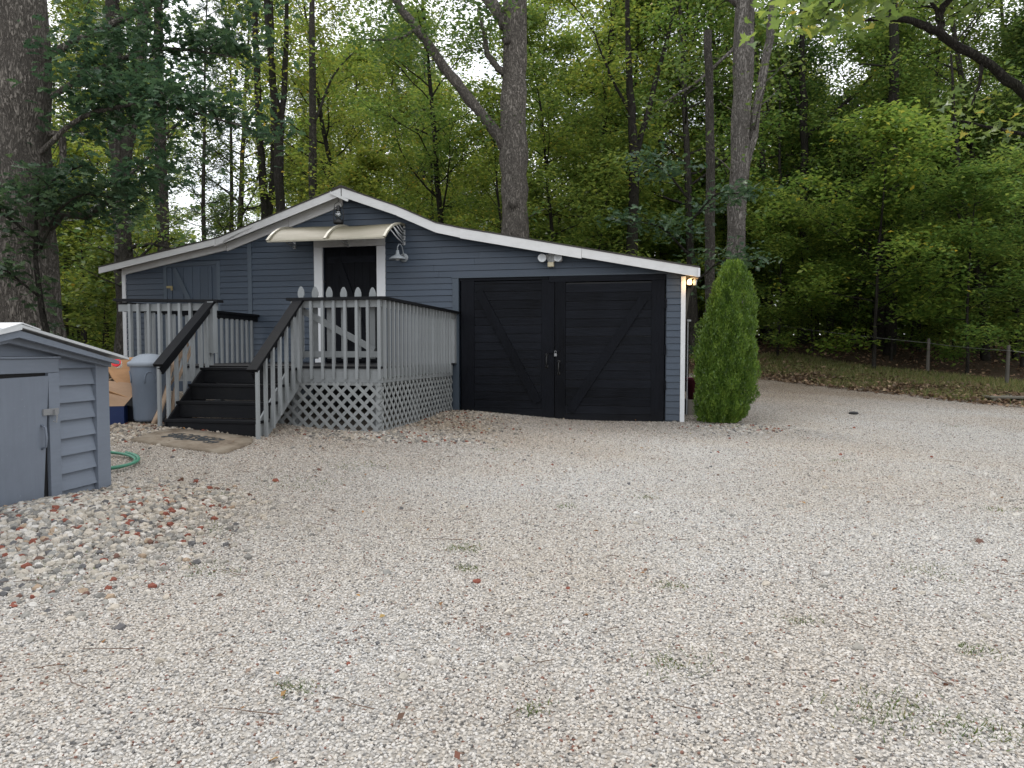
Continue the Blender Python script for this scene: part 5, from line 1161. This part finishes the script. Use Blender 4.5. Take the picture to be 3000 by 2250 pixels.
tag(bpy.data.objects.new('grass', blades(np.c_[X, Y, gz(X, Y)], .12, .008, rng, 'grass', 'grass')), 'short mixed green and straw grass on the bank below the fence', 'grass', kind='stuff'); col.objects.link(bpy.data.objects['grass'])
# dead leaves on bank and woods floor
X = rng.uniform(-26, 34, 90000); Y = rng.uniform(12, 48, 90000); d_ = zone_d(X, Y)
k_ = (np.abs(X) < .8 * Y) & (d_ > -.3) & (rng.random(len(X)) < np.where((d_ < 3.2) & (X > 3), 1.0, .45))
X, Y = X[k_], Y[k_]
lo = bpy.data.objects.new('leaf_litter', crown_mesh('leaf_litter', np.c_[X, Y, gz(X, Y) + .02], .13, rng, 'litter', droop=0, flat=.5)); col.objects.link(lo); tag(lo, 'brown dead leaves covering the bank and the woods floor', 'leaf litter', kind='stuff')
X2 = rng.uniform(4.5, 17, 34000); Y2 = rng.uniform(14, 30, 34000); d_ = zone_d(X2, Y2)
k_ = (d_ > -.2) & (d_ < 2.9) & (np.sin(X2 * .9 + Y2 * .5) + .8 * np.sin(X2 * 2.3 - Y2 * 1.4) + rng.normal(0, .6, len(X2)) > -.1)
lo2 = bpy.data.objects.new('raked_leaves', crown_mesh('raked_leaves', np.c_[X2[k_], Y2[k_], gz(X2[k_], Y2[k_]) + rng.uniform(.01, .06, k_.sum())], .105, rng, 'litter', droop=0, flat=.7)); col.objects.link(lo2); tag(lo2, 'windrow of brown leaves between the gravel and the grass', 'leaf litter', kind='stuff')
# loose leaves, twigs and weeds on the gravel
n_ = 200; Y = 2.4 + 12 * rng.random(n_) ** 1.2; X = rng.uniform(-.74, .74, n_) * Y; k_ = (zone_d(X, Y) < 0) & ~under_deck(X, Y) & ~((X < -3.2) & (Y < 7.5)); X, Y = X[k_], Y[k_]
Xd = rng.uniform(-4.2, 3.5, 900); Yd = 6.2 + 6.2 * rng.random(900); k_ = ~under_deck(Xd, Yd) & (rng.random(900) < dirt(Xd, Yd)) & ~((Xd < -3.2) & (Yd < 7.6)); X, Y = np.r_[X, Xd[k_]], np.r_[Y, Yd[k_]]
fo = bpy.data.objects.new('fallen_leaves', crown_mesh('fallen_leaves', np.c_[X, Y, gz(X, Y) + .014], .036, rng, 'fallen', droop=-.1, flat=.35)); col.objects.link(fo); tag(fo, 'scattered small brown and red fallen leaves on the gravel', 'leaves', kind='stuff')
tw_ = MB()
for i in range(75):
    y = 2.5 + 11 * random.random() ** 1.1; x = random.uniform(-.72, .72) * y
    if (x < -3.3 and y < 7.6) or (x < 4 and y > 8.4) : continue
    a = random.uniform(0, 6.28); L = random.uniform(.06, .28); c = [(x + math.cos(a) * L * q + .015 * math.sin(q * 9), y + math.sin(a) * L * q) for q in (-.5, -.15, .2, .5)]
    tw_.tube([(p[0], p[1], gz1(*p) + .02) for p in c], [.0026, .0022, .0018, .0012], 4)
tag(tw_.build('twigs', 'twig'), 'thin brown twigs lying on the gravel', 'twigs', kind='stuff')
WP = []
for (x, y, n_, s_) in ((-.33, 4.75, 260, .07), (-.28, 4.35, 180, .06), (-2.0, 6.6, 400, .25), (-1.6, 7.4, 300, .2), (.75, 3.1, 240, .08), (1.45, 2.72, 500, .12), (1.75, 2.6, 300, .1), (.95, 4.1, 150, .05), (2.2, 3.3, 160, .06), (1.5, 3.6, 120, .05), (2.6, 4.4, 220, .12), (3.3, 3.6, 260, .15), (-.9, 2.9, 160, .05), (.1, 2.75, 120, .04),
                      (-2.5, 5.9, 300, .2), (-2.1, 5.0, 200, .12), (-1.9, 4.3, 200, .12), (-.2, 8.6, 120, .1), (4.2, 6.1, 160, .1), (1.2, 6.3, 120, .06), (3.9, 8.5, 150, .1), (-.75, 12.1, 60, .08), (3.65, 11.45, 90, .06), (7.9, 12.6, 120, .1), (-2.7, 4.2, 260, .18), (.45, 5.9, 90, .05), (2.9, 2.9, 160, .08)):
    n_ = int(n_ * .5); e = rng.normal(0, s_, (n_, 2)); WP.append(np.c_[x + e[:, 0], y + e[:, 1] * .7, gz(x + e[:, 0], y + e[:, 1] * .7)])
WP = np.concatenate(WP)
wo_ = bpy.data.objects.new('weeds', blades(WP, .022, .003, rng, 'weed', 'weeds', .8)); col.objects.link(wo_); tag(wo_, 'small tufts of weeds growing through the gravel', 'weeds', kind='stuff')
